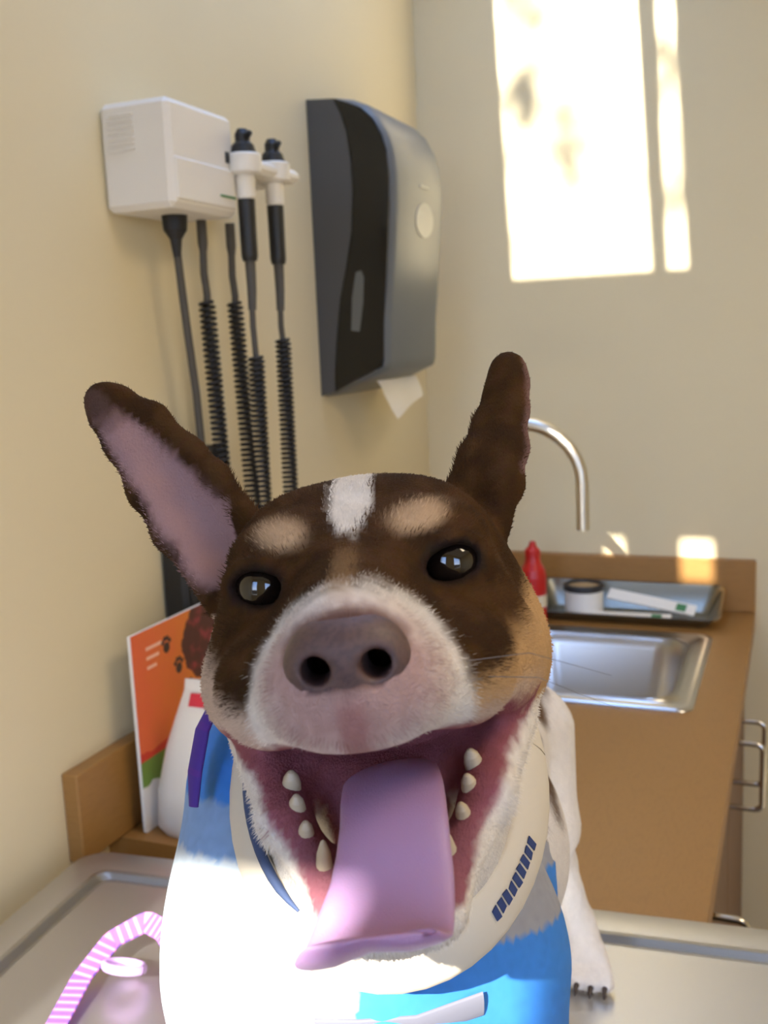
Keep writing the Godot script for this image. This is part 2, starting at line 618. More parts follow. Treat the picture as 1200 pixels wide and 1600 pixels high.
func sink_and_faucet() -> void:
	var s := thing("sink", "rectangular stainless steel sink let into the brown counter", "sink", at(0.36, -0.17, 0.38))
	var st := begin()
	var rings := []
	var ins := at(0.40, -0.05, 0.38)
	rings.append(rrect(0.142, 0.5785, 0.190, 0.574, 0.022, 0.0005))
	rings.append(rrect(0.144, 0.5765, 0.192, 0.572, 0.022, 0.0045))
	rings.append(rrect(0.150, 0.5705, 0.198, 0.566, 0.022, 0.0050))
	rings.append(rrect(0.252, 0.545, 0.222, 0.540, 0.05, 0.0035))
	rings.append(rrect(0.256, 0.541, 0.226, 0.536, 0.05, 0.0005))
	rings.append(rrect(0.262, 0.535, 0.232, 0.530, 0.055, -0.02))
	rings.append(rrect(0.272, 0.525, 0.242, 0.520, 0.055, -0.12))
	rings.append(rrect(0.280, 0.517, 0.250, 0.512, 0.05, -0.138))
	rings.append(rrect(0.300, 0.497, 0.270, 0.492, 0.04, -0.146))
	loft(st, rings, ins)
	st.generate_normals()
	obj("bowl", st, M.steel, s)
	st = begin()
	lathe(st, at(0.40, -0.1455, 0.38), [Vector2(0.042, 0.0), Vector2(0.040, 0.003), Vector2(0.030, 0.002), Vector2(0.026, -0.004), Vector2(0.0, -0.004)])
	obj("drain", st, M.chrome, s)
	var f := thing("faucet", "brushed gooseneck faucet standing at the back of the sink", "faucet", at(0.195, 0.004, 0.38))
	st = begin()
	lathe(st, at(0.195, 0.004, 0.38), [Vector2(0.026, 0), Vector2(0.026, 0.006), Vector2(0.018, 0.012), Vector2(0.016, 0.06), Vector2(0.013, 0.066), Vector2(0.0, 0.066)])
	obj("base", st, M.nickel, f)
	st = begin()
	var pts := [at(0.195, 0.06, 0.38), at(0.195, 0.15, 0.38), at(0.195, 0.24, 0.38)]
	for i in 15:
		var a := PI - PI * i / 14.0
		pts.append(at(0.293 + 0.098 * cos(a), 0.293 + 0.098 * sin(a), 0.38))
	pts.append(at(0.391, 0.26, 0.38))
	pts.append(at(0.391, 0.22, 0.38))
	tube(st, pts, 0.0105, 16)
	obj("spout", st, M.nickel, f)
	st = begin()
	tube(st, [at(0.195, 0.04, 0.40), at(0.195, 0.045, 0.42), at(0.197, 0.06, 0.46)], [0.007, 0.006, 0.004], 10)
	obj("lever", st, M.nickel, f)

# ------------------------------------------------------------------ exam table
func table() -> void:
	var o := at(0.03, 0.02, 1.19)
	var t := thing("exam_table", "stainless steel exam table with raised rim under the dog", "table", Vector3(0.7, 0, 1.5))
	var turn := Basis(Vector3.UP, deg_to_rad(5.0))
	var along := turn * Vector3(1, 0, 0)
	var near := turn * Vector3(0, 0, 1)
	var L := 1.15
	var D := 0.60
	var p := func(u: float, v: float, y: float) -> Vector3:
		return o + along * u + near * v + Vector3(0, y, 0)
	var ring := func(i: float, y: float) -> Array:
		var out := []
		var r := maxf(0.03 - i * 0.5, 0.012)
		for c in [[L - i - r, D - i - r, 0.0], [i + r, D - i - r, PI / 2], [i + r, i + r, PI], [L - i - r, i + r, PI * 1.5]]:
			for k in 6:
				var a: float = c[2] + PI / 2 * k / 5.0
				out.append(p.call(c[0] + r * cos(a), c[1] + r * sin(a), y))
		return out
	var st := begin()
	loft(st, [ring.call(0.03, -0.038), ring.call(0.0, -0.034), ring.call(0.0, 0.002), ring.call(0.003, 0.0035), ring.call(0.033, 0.0035), ring.call(0.038, 0.0030), ring.call(0.046, 0.0004), ring.call(0.050, 0.0), ring.call(0.054, 0.0), ring.call(0.12, 0.0)], o + along * L * 0.5 + near * D * 0.5 + Vector3(0, -0.06, 0), true)
	st.generate_normals()
	obj("table_top", st, M.table_steel, t)
	st = begin()
	bx(st, Vector3(0.45, 0.10, 1.30), Vector3(0.85, TOP - 0.01, 1.62), 0.01)
	obj("pedestal", st, M.dark_metal, t)
	st = begin()
	bx(st, Vector3(0.25, 0.0, 1.22), Vector3(1.05, 0.10, 1.72), 0.02)
	obj("foot", st, M.dark_metal, t)

# ------------------------------------------------------------------ towel dispenser
func dispenser() -> void:
	var z0 := 0.50
	var z1 := 0.262
	var t := thing("paper_towel_dispenser", "grey and black paper towel dispenser mounted on cream wall", "dispenser", at(0.0, 0.445, 0.38))
	# side profile (x, y), from the wall at the bottom round the front to the wall at the top
	var prof := [Vector2(0, 0.447), Vector2(0.02, 0.450), Vector2(0.07, 0.469), Vector2(0.112, 0.487), Vector2(0.116, 0.50), Vector2(0.119, 0.56), Vector2(0.125, 0.62), Vector2(0.131, 0.68), Vector2(0.136, 0.74), Vector2(0.137, 0.78), Vector2(0.134, 0.815), Vector2(0.127, 0.84), Vector2(0.113, 0.866), Vector2(0.094, 0.884), Vector2(0.07, 0.895), Vector2(0.04, 0.901), Vector2(0.0, 0.904)]
	var st := begin()
	# body: rounded towards both sides by three stations
	var stations := [[z0, 0.0], [z0 - 0.006, 0.004], [z0 - 0.02, 0.007], [z1 + 0.02, 0.007], [z1 + 0.006, 0.004], [z1, 0.0]]
	var rows := []
	for s in stations:
		var row := []
		for i in prof.size():
			var a: Vector2 = prof[maxi(i - 1, 0)]
			var b: Vector2 = prof[mini(i + 1, prof.size() - 1)]
			var d := (b - a).normalized()
			var q: Vector2 = prof[i] + Vector2(d.y, -d.x) * (s[1] - 0.007)
			row.append(at(maxf(q.x, 0.0) if i > 0 and i < prof.size() - 1 else 0.0, q.y, s[0]))
		rows.append(row)
	st.set_smooth_group(0)
	for i in rows.size() - 1:
		for k in prof.size() - 1:
			var a: Vector3 = rows[i][k]
			var b: Vector3 = rows[i][k + 1]
			var c: Vector3 = rows[i + 1][k + 1]
			var d: Vector3 = rows[i + 1][k]
			var o := (a + c) * 0.5 - at(0.05, 0.68, 0.38)
			ftri(st, a, b, c, o)
			ftri(st, a, c, d, o)
	st.generate_normals()
	obj("front_cover", st, M.cover_grey, t)
	for z in [z0 - 0.004, z1 + 0.001]:
		var end := []
		for i in prof.size():
			var q: Vector2 = prof[i]
			end.append(at(maxf(q.x - 0.006, 0.0), q.y + (0.006 if q.y < 0.6 else -0.006), z))
		st = begin()
		slab(st, end, Vector3(0, 0, 0.003))
		obj("end_wall", st, M.side_grey, t)
	for sd in [[z0, 0.004], [z1, -0.004]]:
		# black smoked side window and grey side frame, split by an S-shaped line
		var s_line := [Vector2(0.045, 0.8955), Vector2(0.056, 0.875), Vector2(0.065, 0.845), Vector2(0.070, 0.80), Vector2(0.0705, 0.76), Vector2(0.066, 0.70), Vector2(0.054, 0.645), Vector2(0.042, 0.60), Vector2(0.034, 0.55), Vector2(0.028, 0.50), Vector2(0.025, 0.456)]
		var black := []
		for i in range(1, 16):
			var q: Vector2 = prof[i]
			if i == 15:
				q.x = 0.049
			if i == 1:
				q.x = 0.027
			black.append(at(q.x - 0.007 if q.x > 0.05 else q.x, q.y - (0.006 if q.y > 0.8 else (-0.006 if q.y < 0.52 else 0.0)), sd[0]))
		for q in s_line:
			black.append(at(q.x, q.y, sd[0]))
		st = begin()
		slab(st, black, Vector3(0, 0, sd[1]))
		var bp := obj("smoked_side_window", st, M.smoke_black, t)
		bp.set_meta("label", "black smoked side window")
		var grey := [at(0.001, 0.449, sd[0]), at(0.001, 0.899, sd[0])]
		for q in s_line:
			grey.append(at(q.x - 0.0008, q.y, sd[0]))
		st = begin()
		slab(st, grey, Vector3(0, 0, sd[1] * 1.3))
		obj("side_frame", st, M.side_grey, t)
	# pale level gauge in the smoked window
	st = begin()
	slab(st, [at(0.070, 0.638, z0 + 0.004), at(0.079, 0.640, z0 + 0.004), at(0.083, 0.630, z0 + 0.004), at(0.080, 0.590, z0 + 0.004), at(0.072, 0.548, z0 + 0.004), at(0.058, 0.550, z0 + 0.004), at(0.062, 0.60, z0 + 0.004)], Vector3(0, 0, 0.0015))
	obj("level_gauge", st, M.clear_grey, t)
	# oval badge on the front, and a small line of print above it
	st = begin()
	var oval := []
	for i in 24:
		var a := TAU * i / 24
		oval.append(at(0.1335 + 0.004 * sin(a) * 0.5, 0.722 + 0.027 * sin(a), 0.362 + 0.042 * cos(a)))
	slab(st, oval, Vector3(0.002, 0, 0))
	obj("badge", st, M.badge, t)
	st = begin()
	bx(st, at(0.1365, 0.772, 0.345), at(0.1380, 0.776, 0.385))
	obj("print_line", st, M.badge, t)
	# paper tongue below
	var tw := obj("paper_towel", paper_mesh(), M.paper)
	tag(tw, "white torn paper towel end hanging below the dispenser", "paper towel")

func paper_mesh() -> SurfaceTool:
	var st := begin()
	st.set_smooth_group(0)
	var nz := 8
	var rows := []
	for i in 6:
		var row := []
		for k in nz + 1:
			var v := float(k) / nz
			var z := lerpf(0.47, 0.285, v)
			var edge := lerpf(0.020, 0.066, clampf(v / 0.22, 0, 1)) if v < 0.22 else lerpf(0.066, 0.036, (v - 0.22) / 0.78)
			row.append(at(0.082 + 0.014 * sin(i / 5.0 * 1.4) + 0.004 * sin(v * 6.0), 0.470 - edge * i / 5.0, z + 0.006 * i / 5.0))
		rows.append(row)
	for i in 5:
		for k in nz:
			for s in [0.0, 0.0006]:
				var o := Vector3(s, 0, 0)
				var d := Vector3(1, 0, 0) if s > 0 else Vector3(-1, 0, 0)
				ftri(st, rows[i][k] + o, rows[i][k + 1] + o, rows[i + 1][k + 1] + o, d)
				ftri(st, rows[i][k] + o, rows[i + 1][k + 1] + o, rows[i + 1][k] + o, d)
	st.generate_normals()
	return st

# ------------------------------------------------------------------ wall diagnostic set
func coil(p0: Vector3, p1: Vector3, r: float, wire: float, pitch_: float) -> SurfaceTool:
	var st := begin()
	var pts := []
	var turns := p0.distance_to(p1) / pitch_
	var n := int(turns * 12)
	for i in n + 1:
		var a := TAU * turns * i / n
		pts.append(p0.lerp(p1, float(i) / n) + Vector3(cos(a) * r, 0, sin(a) * r))
	sweep(st, pts, [wire], [wire], [Vector3(0, 1, 0)], 6)
	return st

func diagnostic_set() -> void:
	var t := thing("wall_transformer", "white wall box with holder rail for two instrument handles", "medical device", at(0.0, 0.68, 0.95))
	var st := begin()
	bx(st, at(0.0, 0.682, 0.892), at(0.088, 0.795, 1.028), 0.006)
	obj("housing", st, M.white_plastic, t)
	st = begin()
	bx(st, at(0.086, 0.690, 0.898), at(0.0905, 0.735, 1.022), 0.003)
	obj("front_band", st, M.white_plastic, t)
	st = begin()
	bx(st, at(0.0885, 0.742, 0.893), at(0.0895, 0.754, 0.914))
	obj("slot", st, M.black_plastic, t)
	st = begin()
	bx(st, at(0.0904, 0.702, 0.900), at(0.0912, 0.7045, 0.934))
	obj("print_line", st, M.green_print, t)
	st = begin()
	for i in 7:
		bx(st, at(0.012 + 0.0, 0.744 + i * 0.006, 1.026), at(0.045, 0.746 + i * 0.006, 1.030), 0.0005)
	obj("vent_ribs", st, M.white_plastic, t)
	st = begin()
	bx(st, at(0.080, 0.733, 0.766), at(0.112, 0.750, 0.905), 0.006)
	bx(st, at(0.0, 0.728, 0.785), at(0.084, 0.752, 0.86), 0.004)
	obj("holder_rail", st, M.white_plastic, t)
	# two cups that hold the handles
	for z in [0.888, 0.815]:
		st = begin()
		lathe(st, at(0.098, 0.742, z), [Vector2(0.014, -0.012), Vector2(0.020, -0.009), Vector2(0.021, 0.010), Vector2(0.019, 0.012), Vector2(0.013, 0.011), Vector2(0.013, -0.012), Vector2(0.014, -0.012)], 24)
		obj("cup", st, M.white_plastic, t)
	for q in [0.905, 0.838]:
		st = begin()
		lathe(st, at(0.045, 0.646, q), [Vector2(0.0, 0.0), Vector2(0.0045, 0.0), Vector2(0.006, 0.01), Vector2(0.006, 0.038), Vector2(0.0, 0.038)], 12)
		obj("plug", st, M.grey_rubber, t)
	# power lead
	var pc := thing("power_lead", "thick straight dark cable running down from the white wall box", "cable", at(0.045, 0.40, 0.92))
	st = begin()
	lathe(st, at(0.045, 0.636, 0.962), [Vector2(0.0, 0.0), Vector2(0.0045, 0.0), Vector2(0.007, 0.02), Vector2(0.0135, 0.030), Vector2(0.015, 0.047), Vector2(0.0, 0.047)], 16)
	obj("strain_relief", st, M.black_rubber, pc)
	st = begin()
	tube(st, [at(0.045, 0.645, 0.962), at(0.045, 0.56, 0.953), at(0.042, 0.48, 0.938), at(0.03, 0.405, 0.915)], 0.0048, 10)
	obj("cable", st, M.grey_rubber, pc)
	# the two handles with coiled leads
	var hs := [[0.888, 0.905, 0.515, "black otoscope handle nearer the white wall box, with coiled lead", "otoscope"], [0.815, 0.838, 0.535, "black instrument handle at the far end of the rail, with coiled lead", "ophthalmoscope"]]
	for q in hs:
		var z: float = q[0]
		var h := thing(q[4], q[3], "medical device", at(0.098, 0.62, z), "handles on the wall set")
		st = begin()
		lathe(st, at(0.098, 0.752, z), [Vector2(0.0, -0.004), Vector2(0.014, -0.004), Vector2(0.0155, 0.004), Vector2(0.013, 0.012), Vector2(0.009, 0.016), Vector2(0.009, 0.024), Vector2(0.006, 0.030), Vector2(0.0, 0.031)], 20)
		tube(st, [at(0.098, 0.770, z), at(0.112, 0.776, z + 0.006)], [0.006, 0.003], 10)
		obj("head", st, M.black_plastic, h)
		st = begin()
		lathe(st, at(0.098, 0.702, z), [Vector2(0.0095, 0.0), Vector2(0.0115, 0.004), Vector2(0.0115, 0.040), Vector2(0.0, 0.040)], 16)
		obj("collar", st, M.white_plastic, h)
		st = begin()
		lathe(st, at(0.098, 0.632, z), [Vector2(0.0, 0.0), Vector2(0.0085, 0.0), Vector2(0.010, 0.006), Vector2(0.0105, 0.071), Vector2(0.0, 0.071)], 16)
		obj("grip", st, M.black_plastic, h)
		st = begin()
		var yb: float = q[2]
		tube(st, [at(0.098, 0.634, z), at(0.098, 0.60, z), at(0.0975, 0.575, z + 0.001)], [0.0066, 0.0058, 0.005], 10)
		obj("boot", st, M.grey_rubber, h)
		st = begin()
		tube(st, [at(0.0975, 0.578, z + 0.001), at(0.096, 0.555, z - 0.001), at(0.096, yb, z - 0.004)], 0.0038, 8)
		obj("lead", st, M.grey_rubber, h)
		obj("coiled_lead", coil(at(0.096, yb + 0.004, z - 0.004), at(0.096, 0.30, z + 0.0), 0.0085, 0.0021, 0.0062), M.black_rubber, h)
		st = begin()
		var z2: float = q[1]
		tube(st, [at(0.045, 0.65, z2), at(0.045, 0.62, z2 + 0.002), at(0.045, 0.595, z2 - 0.002), at(0.045, 0.585, z2)], 0.0045, 8)
		obj("lead", st, M.grey_rubber, h)
		obj("coiled_lead", coil(at(0.045, 0.587, z2), at(0.048, 0.30, z2 - 0.01), 0.0085, 0.0021, 0.0068), M.black_rubber, h)
		st = begin()
		var low := []
		for i in 9:
			var a := PI * i / 8.0
			low.append(at(0.0715 - 0.0245 * cos(a), 0.302 - 0.03 * sin(a), lerpf(z2 - 0.01, z, i / 8.0)))
		tube(st, low, 0.0025, 8)
		obj("lead", st, M.black_rubber, h)
	# black power box on the wall under the lead
	var b := thing("power_box", "black box on the wall behind the orange display carton", "electrical box", at(0.0, 0.20, 0.92))
	st = begin()
	bx(st, at(0.0, 0.11, 0.868), at(0.034, 0.412, 0.980), 0.006)
	obj("housing", st, M.black_plastic, b)
	st = begin()
	bx(st, at(0.034, 0.14, 0.878), at(0.036, 0.385, 0.970), 0.001)
	obj("cover_plate", st, M.black_rubber, b)

# ------------------------------------------------------------------ things on the counter
func counter_things() -> void:
	# tray behind the sink
	var tr := thing("instrument_tray", "dull steel instrument tray behind the sink, holding a white roll", "tray", at(0.42, 0.0, 0.09))
	var st := begin()
	var ins := at(0.42, 0.05, 0.09)
	loft(st, [rrect(0.262, 0.562, 0.040, 0.138, 0.02, 0.0), low(rrect(0.245, 0.583, 0.028, 0.152, 0.022, 0.052)), low(rrect(0.240, 0.588, 0.0235, 0.1565, 0.024, 0.053)), low(rrect(0.240, 0.588, 0.0235, 0.1565, 0.024, 0.0515))], at(0.42, 0.02, 0.09), true, false)
	st.generate_normals()
	obj("outer_wall", st, M.tray_steel, tr)
	st = begin()
	loft(st, [low(rrect(0.2465, 0.5815, 0.0295, 0.1505, 0.021, 0.0525)), rrect(0.262, 0.562, 0.042, 0.136, 0.02, 0.004), rrect(0.268, 0.556, 0.048, 0.130, 0.018, 0.002)], ins)
	st.generate_normals()
	obj("inner_wall", st, M.tray_steel, tr)
	# white roll with a card core
	var r := thing("gauze_roll", "white roll with tan core standing in the steel tray", "roll", at(0.335, 0.003, 0.092))
	st = begin()
	lathe(st, at(0.335, 0.003, 0.092), [Vector2(0.0, 0.0), Vector2(0.034, 0.0), Vector2(0.036, 0.003), Vector2(0.036, 0.052), Vector2(0.030, 0.052)], 32)
	obj("wrap", st, M.paper, r)
	st = begin()
	lathe(st, at(0.335, 0.003, 0.092), [Vector2(0.0365, 0.046), Vector2(0.0385, 0.048), Vector2(0.0385, 0.055), Vector2(0.036, 0.058), Vector2(0.031, 0.058), Vector2(0.030, 0.052)], 32)
	obj("rim", st, M.dark_metal, r)
	st = begin()
	lathe(st, at(0.335, 0.003, 0.092), [Vector2(0.0305, 0.053), Vector2(0.012, 0.054), Vector2(0.0, 0.054)], 24)
	obj("core", st, M.brown_card, r)
	# paper packets leaning in the tray
	var ps := [[at(0.380, 0.040, 0.080), at(0.540, 0.018, 0.096), "long white paper packet with green print leaning in the tray", Vector3(0, -0.55, 0.85)], [at(0.330, 0.009, 0.128), at(0.500, 0.010, 0.126), "flat white paper packet lying along the front of the tray", Vector3(0, -0.2, 1.0)]]
	for q in ps:
		var d: Vector3 = (q[1] - q[0]).normalized()
		var w: Vector3 = q[3]
		w = (w - d * w.dot(d)).normalized() * 0.0125
		var n := d.cross(w).normalized() * 0.0035
		if n.y < 0:
			n = -n
		var pk := thing("paper_packet", q[2], "packet", q[1], "packets in the tray")
		st = begin()
		slab(st, [q[0] - w, q[0] + w, q[1] + w, q[1] - w], n)
		obj("sleeve", st, M.paper, pk)
		st = begin()
		var g0: Vector3 = q[1] - d * 0.035 + n * 1.0
		slab(st, [g0 - w * 0.7, g0 + w * 0.7, g0 + w * 0.7 + d * 0.018, g0 - w * 0.7 + d * 0.018], n * 0.1)
		obj("print_block", st, M.green_print, pk)
	# red bottle left of the tray
	var rb := thing("red_bottle", "red plastic bottle beside the steel tray, partly behind the dog", "bottle", at(0.262, 0.0, 0.172))
	st = begin()
	lathe(st, at(0.258, 0.001, 0.178), [Vector2(0.0, 0.0), Vector2(0.022, 0.0), Vector2(0.0245, 0.004), Vector2(0.0245, 0.09), Vector2(0.022, 0.104), Vector2(0.015, 0.116), Vector2(0.013, 0.13), Vector2(0.0, 0.13)], 28)
	obj("body", st, M.red_plastic, rb)
	st = begin()
	lathe(st, at(0.258, 0.129, 0.178), [Vector2(0.0, 0.0), Vector2(0.0145, 0.0), Vector2(0.0145, 0.012), Vector2(0.008, 0.018), Vector2(0.005, 0.028), Vector2(0.0, 0.028)], 20)
	obj("cap", st, M.red_plastic, rb)
	st = begin()
	var lab := []
	lathe(st, at(0.258, 0.036, 0.178), [Vector2(0.0246, 0.0), Vector2(0.0250, 0.0), Vector2(0.0250, 0.022), Vector2(0.0246, 0.022)], 28)
	obj("label_band", st, M.cream, rb)
	# orange display carton against the left splash
	var lc := thing("display_carton", "orange printed carton with black paw prints standing by the wall", "carton", at(0.035, 0, 1.03))
	st = begin()
	bx(st, at(0.0375, 0.001, 0.925), at(0.042, 0.228, 1.106), 0.001)
	obj("card", st, M.paper, lc)
	var pm := StandardMaterial3D.new()
	pm.resource_name = "carton_print"
	pm.albedo_texture = ImageTexture.create_from_image(carton_print())
	pm.roughness = 0.5
	st = begin()
	var q4 := [at(0.0425, 0.228, 1.106), at(0.0425, 0.228, 0.925), at(0.0425, 0.001, 0.925), at(0.0425, 0.001, 1.106)]
	var uv := [Vector2(0, 0), Vector2(1, 0), Vector2(1, 1), Vector2(0, 1)]
	for f in [0, 1, 2, 0, 2, 3]:
		st.set_normal(Vector3(1, 0, 0))
		st.set_uv(uv[f])
		st.add_vertex(q4[f])
	obj("printed_front", st, pm, lc)
	# white pouch in front of it
	var po := thing("treat_pouch", "white stand-up pouch with red print between carton and dog", "pouch", at(0.088, 0, 1.085))
	st = begin()
	var rings := []
	for s in [[0.0, 0.034, 0.022, 0.0], [0.008, 0.042, 0.026, 0.0], [0.05, 0.041, 0.024, 0.002], [0.10, 0.036, 0.017, 0.010], [0.14, 0.030, 0.010, 0.020], [0.165, 0.026, 0.003, 0.026], [0.178, 0.026, 0.0018, 0.028]]:
		var ring := []
		for k in 28:
			var a := TAU * k / 28
			ring.append(at(0.090 + s[3] + s[1] * signf(cos(a)) * pow(absf(cos(a)), 0.7), 0.0 + s[0], 1.082 + s[2] * signf(sin(a)) * pow(absf(sin(a)), 0.8)))
		rings.append(ring)
	loft(st, rings, at(0.10, 0.08, 1.082), true)
	st.generate_normals()
	obj("bag", st, M.white_plastic, po)
	st = begin()
	slab(st, [at(0.100, 0.150, 1.091), at(0.132, 0.150, 1.091), at(0.134, 0.164, 1.087), at(0.102, 0.164, 1.087)], Vector3(0, 0.0002, 0.001))
	obj("print_block", st, M.red_print, po)

func carton_print() -> Image:
	var w := 366
	var h := 456
	var im := Image.create(w, h, false, Image.FORMAT_RGB8)
	var n := FastNoiseLite.new()
	n.seed = 4
	n.frequency = 0.02
	for y in h:
		for x in w:
			var v := float(y) / h
			var k := n.get_noise_2d(x, y)
			var c := srgb(226, 106, 62).lerp(srgb(220, 128, 48), clampf(float(x) / w * 1.6 - 0.1 + 0.2 * k, 0, 1))
			if v > 0.60 + 0.02 * k:
				c = srgb(206, 62, 44)
			# picture of a brown dog on the right
			var d := Vector2((x - 285.0) / 88.0, (y - 84.0) / 96.0).length() + 0.25 * k
			if d < 1.0:
				c = srgb(84, 44, 32).lerp(srgb(150, 60, 60), clampf(k * 2.0, 0, 1))
			if v > 0.64:
				c = srgb(112, 142, 62) if x < 150 + 40 * k else srgb(206, 62, 44)
			if v > 0.76 + 0.03 * k:
				c = srgb(232, 226, 220)
			im.set_pixel(x, y, c)
	for p in [[132, 56, 17], [176, 118, 17], [216, 184, 17]]:      # paw prints
		paw(im, p[0], p[1], p[2], srgb(60, 40, 34))
	for r in 3:                                                     # small pale lines of print
		im.fill_rect(Rect2i(52, 40 + r * 22, 62 - r * 12, 8), srgb(244, 190, 165))
	return im

func paw(im: Image, cx: int, cy: int, r: int, c: Color) -> void:
	for b in [[0.0, 0.35, 0.75], [-0.85, -0.45, 0.34], [-0.32, -0.9, 0.36], [0.32, -0.9, 0.36], [0.85, -0.45, 0.34]]:
		var bxx: float = cx + b[0] * r
		var byy: float = cy + b[1] * r
		var rr: float = b[2] * r
		for y in range(int(byy - rr), int(byy + rr) + 1):
			for x in range(int(bxx - rr), int(bxx + rr) + 1):
				if Vector2(x - bxx, y - byy).length() <= rr and x >= 0 and y >= 0 and x < im.get_width() and y < im.get_height():
					im.set_pixel(x, y, c)

# ------------------------------------------------------------------ soft shapes: a field of tapered capsules, meshed as surface nets
class Field:
	var a := PackedVector3Array()
	var ba := PackedVector3Array()
	var inv := PackedFloat32Array()
	var ra := PackedFloat32Array()
	var rd := PackedFloat32Array()
	var kk := PackedFloat32Array()
	func cone(p: Vector3, r: float, q: Vector3, s: float, k := 0.012) -> void:
		a.append(p)
		ba.append(q - p)
		inv.append(1.0 / maxf((q - p).length_squared(), 1e-9))
		ra.append(r)
		rd.append(s - r)
		kk.append(k)
	func ball(p: Vector3, r: float, k := 0.012) -> void:
		cone(p, r, p + Vector3(0, 0.0001, 0), r, k)
	func near(c: Vector3, reach: float) -> PackedInt32Array:
		var out := PackedInt32Array()
		for i in a.size():
			var pa := c - a[i]
			var h := clampf(pa.dot(ba[i]) * inv[i], 0.0, 1.0)
			if (pa - ba[i] * h).length() - (ra[i] + rd[i] * h) < reach + kk[i]:
				out.append(i)
		return out
	func value(p: Vector3, ids: PackedInt32Array) -> float:
		var d := 0.1
		for i in ids:
			var pa := p - a[i]
			var h := clampf(pa.dot(ba[i]) * inv[i], 0.0, 1.0)
			var e := (pa - ba[i] * h).length() - (ra[i] + rd[i] * h)
			var k := kk[i]
			var m := maxf(k - absf(d - e), 0.0) / k
			d = minf(d, e) - m * m * k * 0.25
		return d

# meshes the field inside lo..hi; shape(p, d) may change the value, paint(p, n) gives the colour, place moves the points
func net(field: Field, lo: Vector3, hi: Vector3, cell: float, shape: Callable, paint: Callable, place: Transform3D, vs: PackedVector3Array, ns: PackedVector3Array, cs: PackedColorArray, ix: PackedInt32Array) -> Array:
	var nx := int(ceil((hi.x - lo.x) / cell)) + 1
	var ny := int(ceil((hi.y - lo.y) / cell)) + 1
	var nz := int(ceil((hi.z - lo.z) / cell)) + 1
	var g := PackedFloat32Array()
	g.resize(nx * ny * nz)
	g.fill(1.0)
	var B := 6
	var active := []
	var half := cell * B * 0.5
	for bz in range(0, nz, B):
		for by in range(0, ny, B):
			for bxx in range(0, nx, B):
				var c := lo + Vector3(bxx, by, bz) * cell + Vector3.ONE * half
				var reach := half * 1.75 + cell * 2.0
				var ids := field.near(c, reach)
				if ids.is_empty():
					continue
				var dc := field.value(c, ids)
				if dc < -reach - 0.02:
					for k in range(bz, mini(bz + B, nz)):
						for j in range(by, mini(by + B, ny)):
							for i in range(bxx, mini(bxx + B, nx)):
								g[i + nx * (j + ny * k)] = -1.0
					continue
				active.append([bxx, by, bz])
				for k in range(bz, mini(bz + B, nz)):
					for j in range(by, mini(by + B, ny)):
						for i in range(bxx, mini(bxx + B, nx)):
							var p := lo + Vector3(i, j, k) * cell
							g[i + nx * (j + ny * k)] = shape.call(p, field.value(p, ids))
	var index := PackedInt32Array()
	index.resize(nx * ny * nz)
	index.fill(-1)
	var first := vs.size()
	var pts := PackedVector3Array()
	var st := [1, nx, nx * ny]
	var corner := PackedInt32Array([0, 1, nx, nx + 1, nx * ny, nx * ny + 1, nx * ny + nx, nx * ny + nx + 1])
	var cells := []
	for bl in active:
		for k in range(maxi(bl[2] - 1, 0), mini(bl[2] + B, nz - 1)):
			for j in range(maxi(bl[1] - 1, 0), mini(bl[1] + B, ny - 1)):
				for i in range(maxi(bl[0] - 1, 0), mini(bl[0] + B, nx - 1)):
					var o := i + nx * (j + ny * k)
					if index[o] >= 0:
						continue
					var mask := 0
					for c in 8:
						if g[o + corner[c]] < 0.0:
							mask |= 1 << c
					if mask == 0 or mask == 255:
						continue
					var sum := Vector3.ZERO
					var cnt := 0
					for c in 8:
						for ax in 3:
							if c & (1 << ax):
								continue
							var c2 := c | (1 << ax)
							var v0 := g[o + corner[c]]
							var v1 := g[o + corner[c2]]
							if (v0 < 0.0) != (v1 < 0.0):
								var q := Vector3(c & 1, (c >> 1) & 1, (c >> 2) & 1)
								q[ax] = v0 / (v0 - v1)
								sum += q
								cnt += 1
					index[o] = pts.size()
					pts.append(lo + (Vector3(i, j, k) + sum / cnt) * cell)
					cells.append([i, j, k, o])
	var nor := PackedVector3Array()
	nor.resize(pts.size())
	var tris := PackedInt32Array()
	for c in cells:
		var o: int = c[3]
		for ax in 3:
			var u := (ax + 1) % 3
			var w := (ax + 2) % 3
			if c[u] == 0 or c[w] == 0:
				continue
			var v0 := g[o]
			var v1 := g[o + st[ax]]
			if (v0 < 0.0) == (v1 < 0.0):
				continue
			var q0 := index[o]
			var q1 := index[o - st[u]]
			var q2 := index[o - st[u] - st[w]]
			var q3 := index[o - st[w]]
			if q0 < 0 or q1 < 0 or q2 < 0 or q3 < 0:
				continue
			var n := (pts[q1] - pts[q0]).cross(pts[q2] - pts[q0]) + (pts[q2] - pts[q0]).cross(pts[q3] - pts[q0])
			var outward := 1.0 if v0 < 0.0 else -1.0
			var flip := n[ax] * outward > 0.0
			if flip:
				tris.append_array(PackedInt32Array([q0, q2, q1, q0, q3, q2]))
			else:
				tris.append_array(PackedInt32Array([q0, q1, q2, q0, q2, q3]))
				n = -n
			nor[q0] += n
			nor[q1] += n
			nor[q2] += n
			nor[q3] += n
	for i in pts.size():
		var n := nor[i].normalized()
		vs.append(place * pts[i])
		ns.append(place.basis * n)
		cs.append(paint.call(pts[i], n))
	for t in tris:
		ix.append(first + t)
	return [vs, ns, cs, ix]

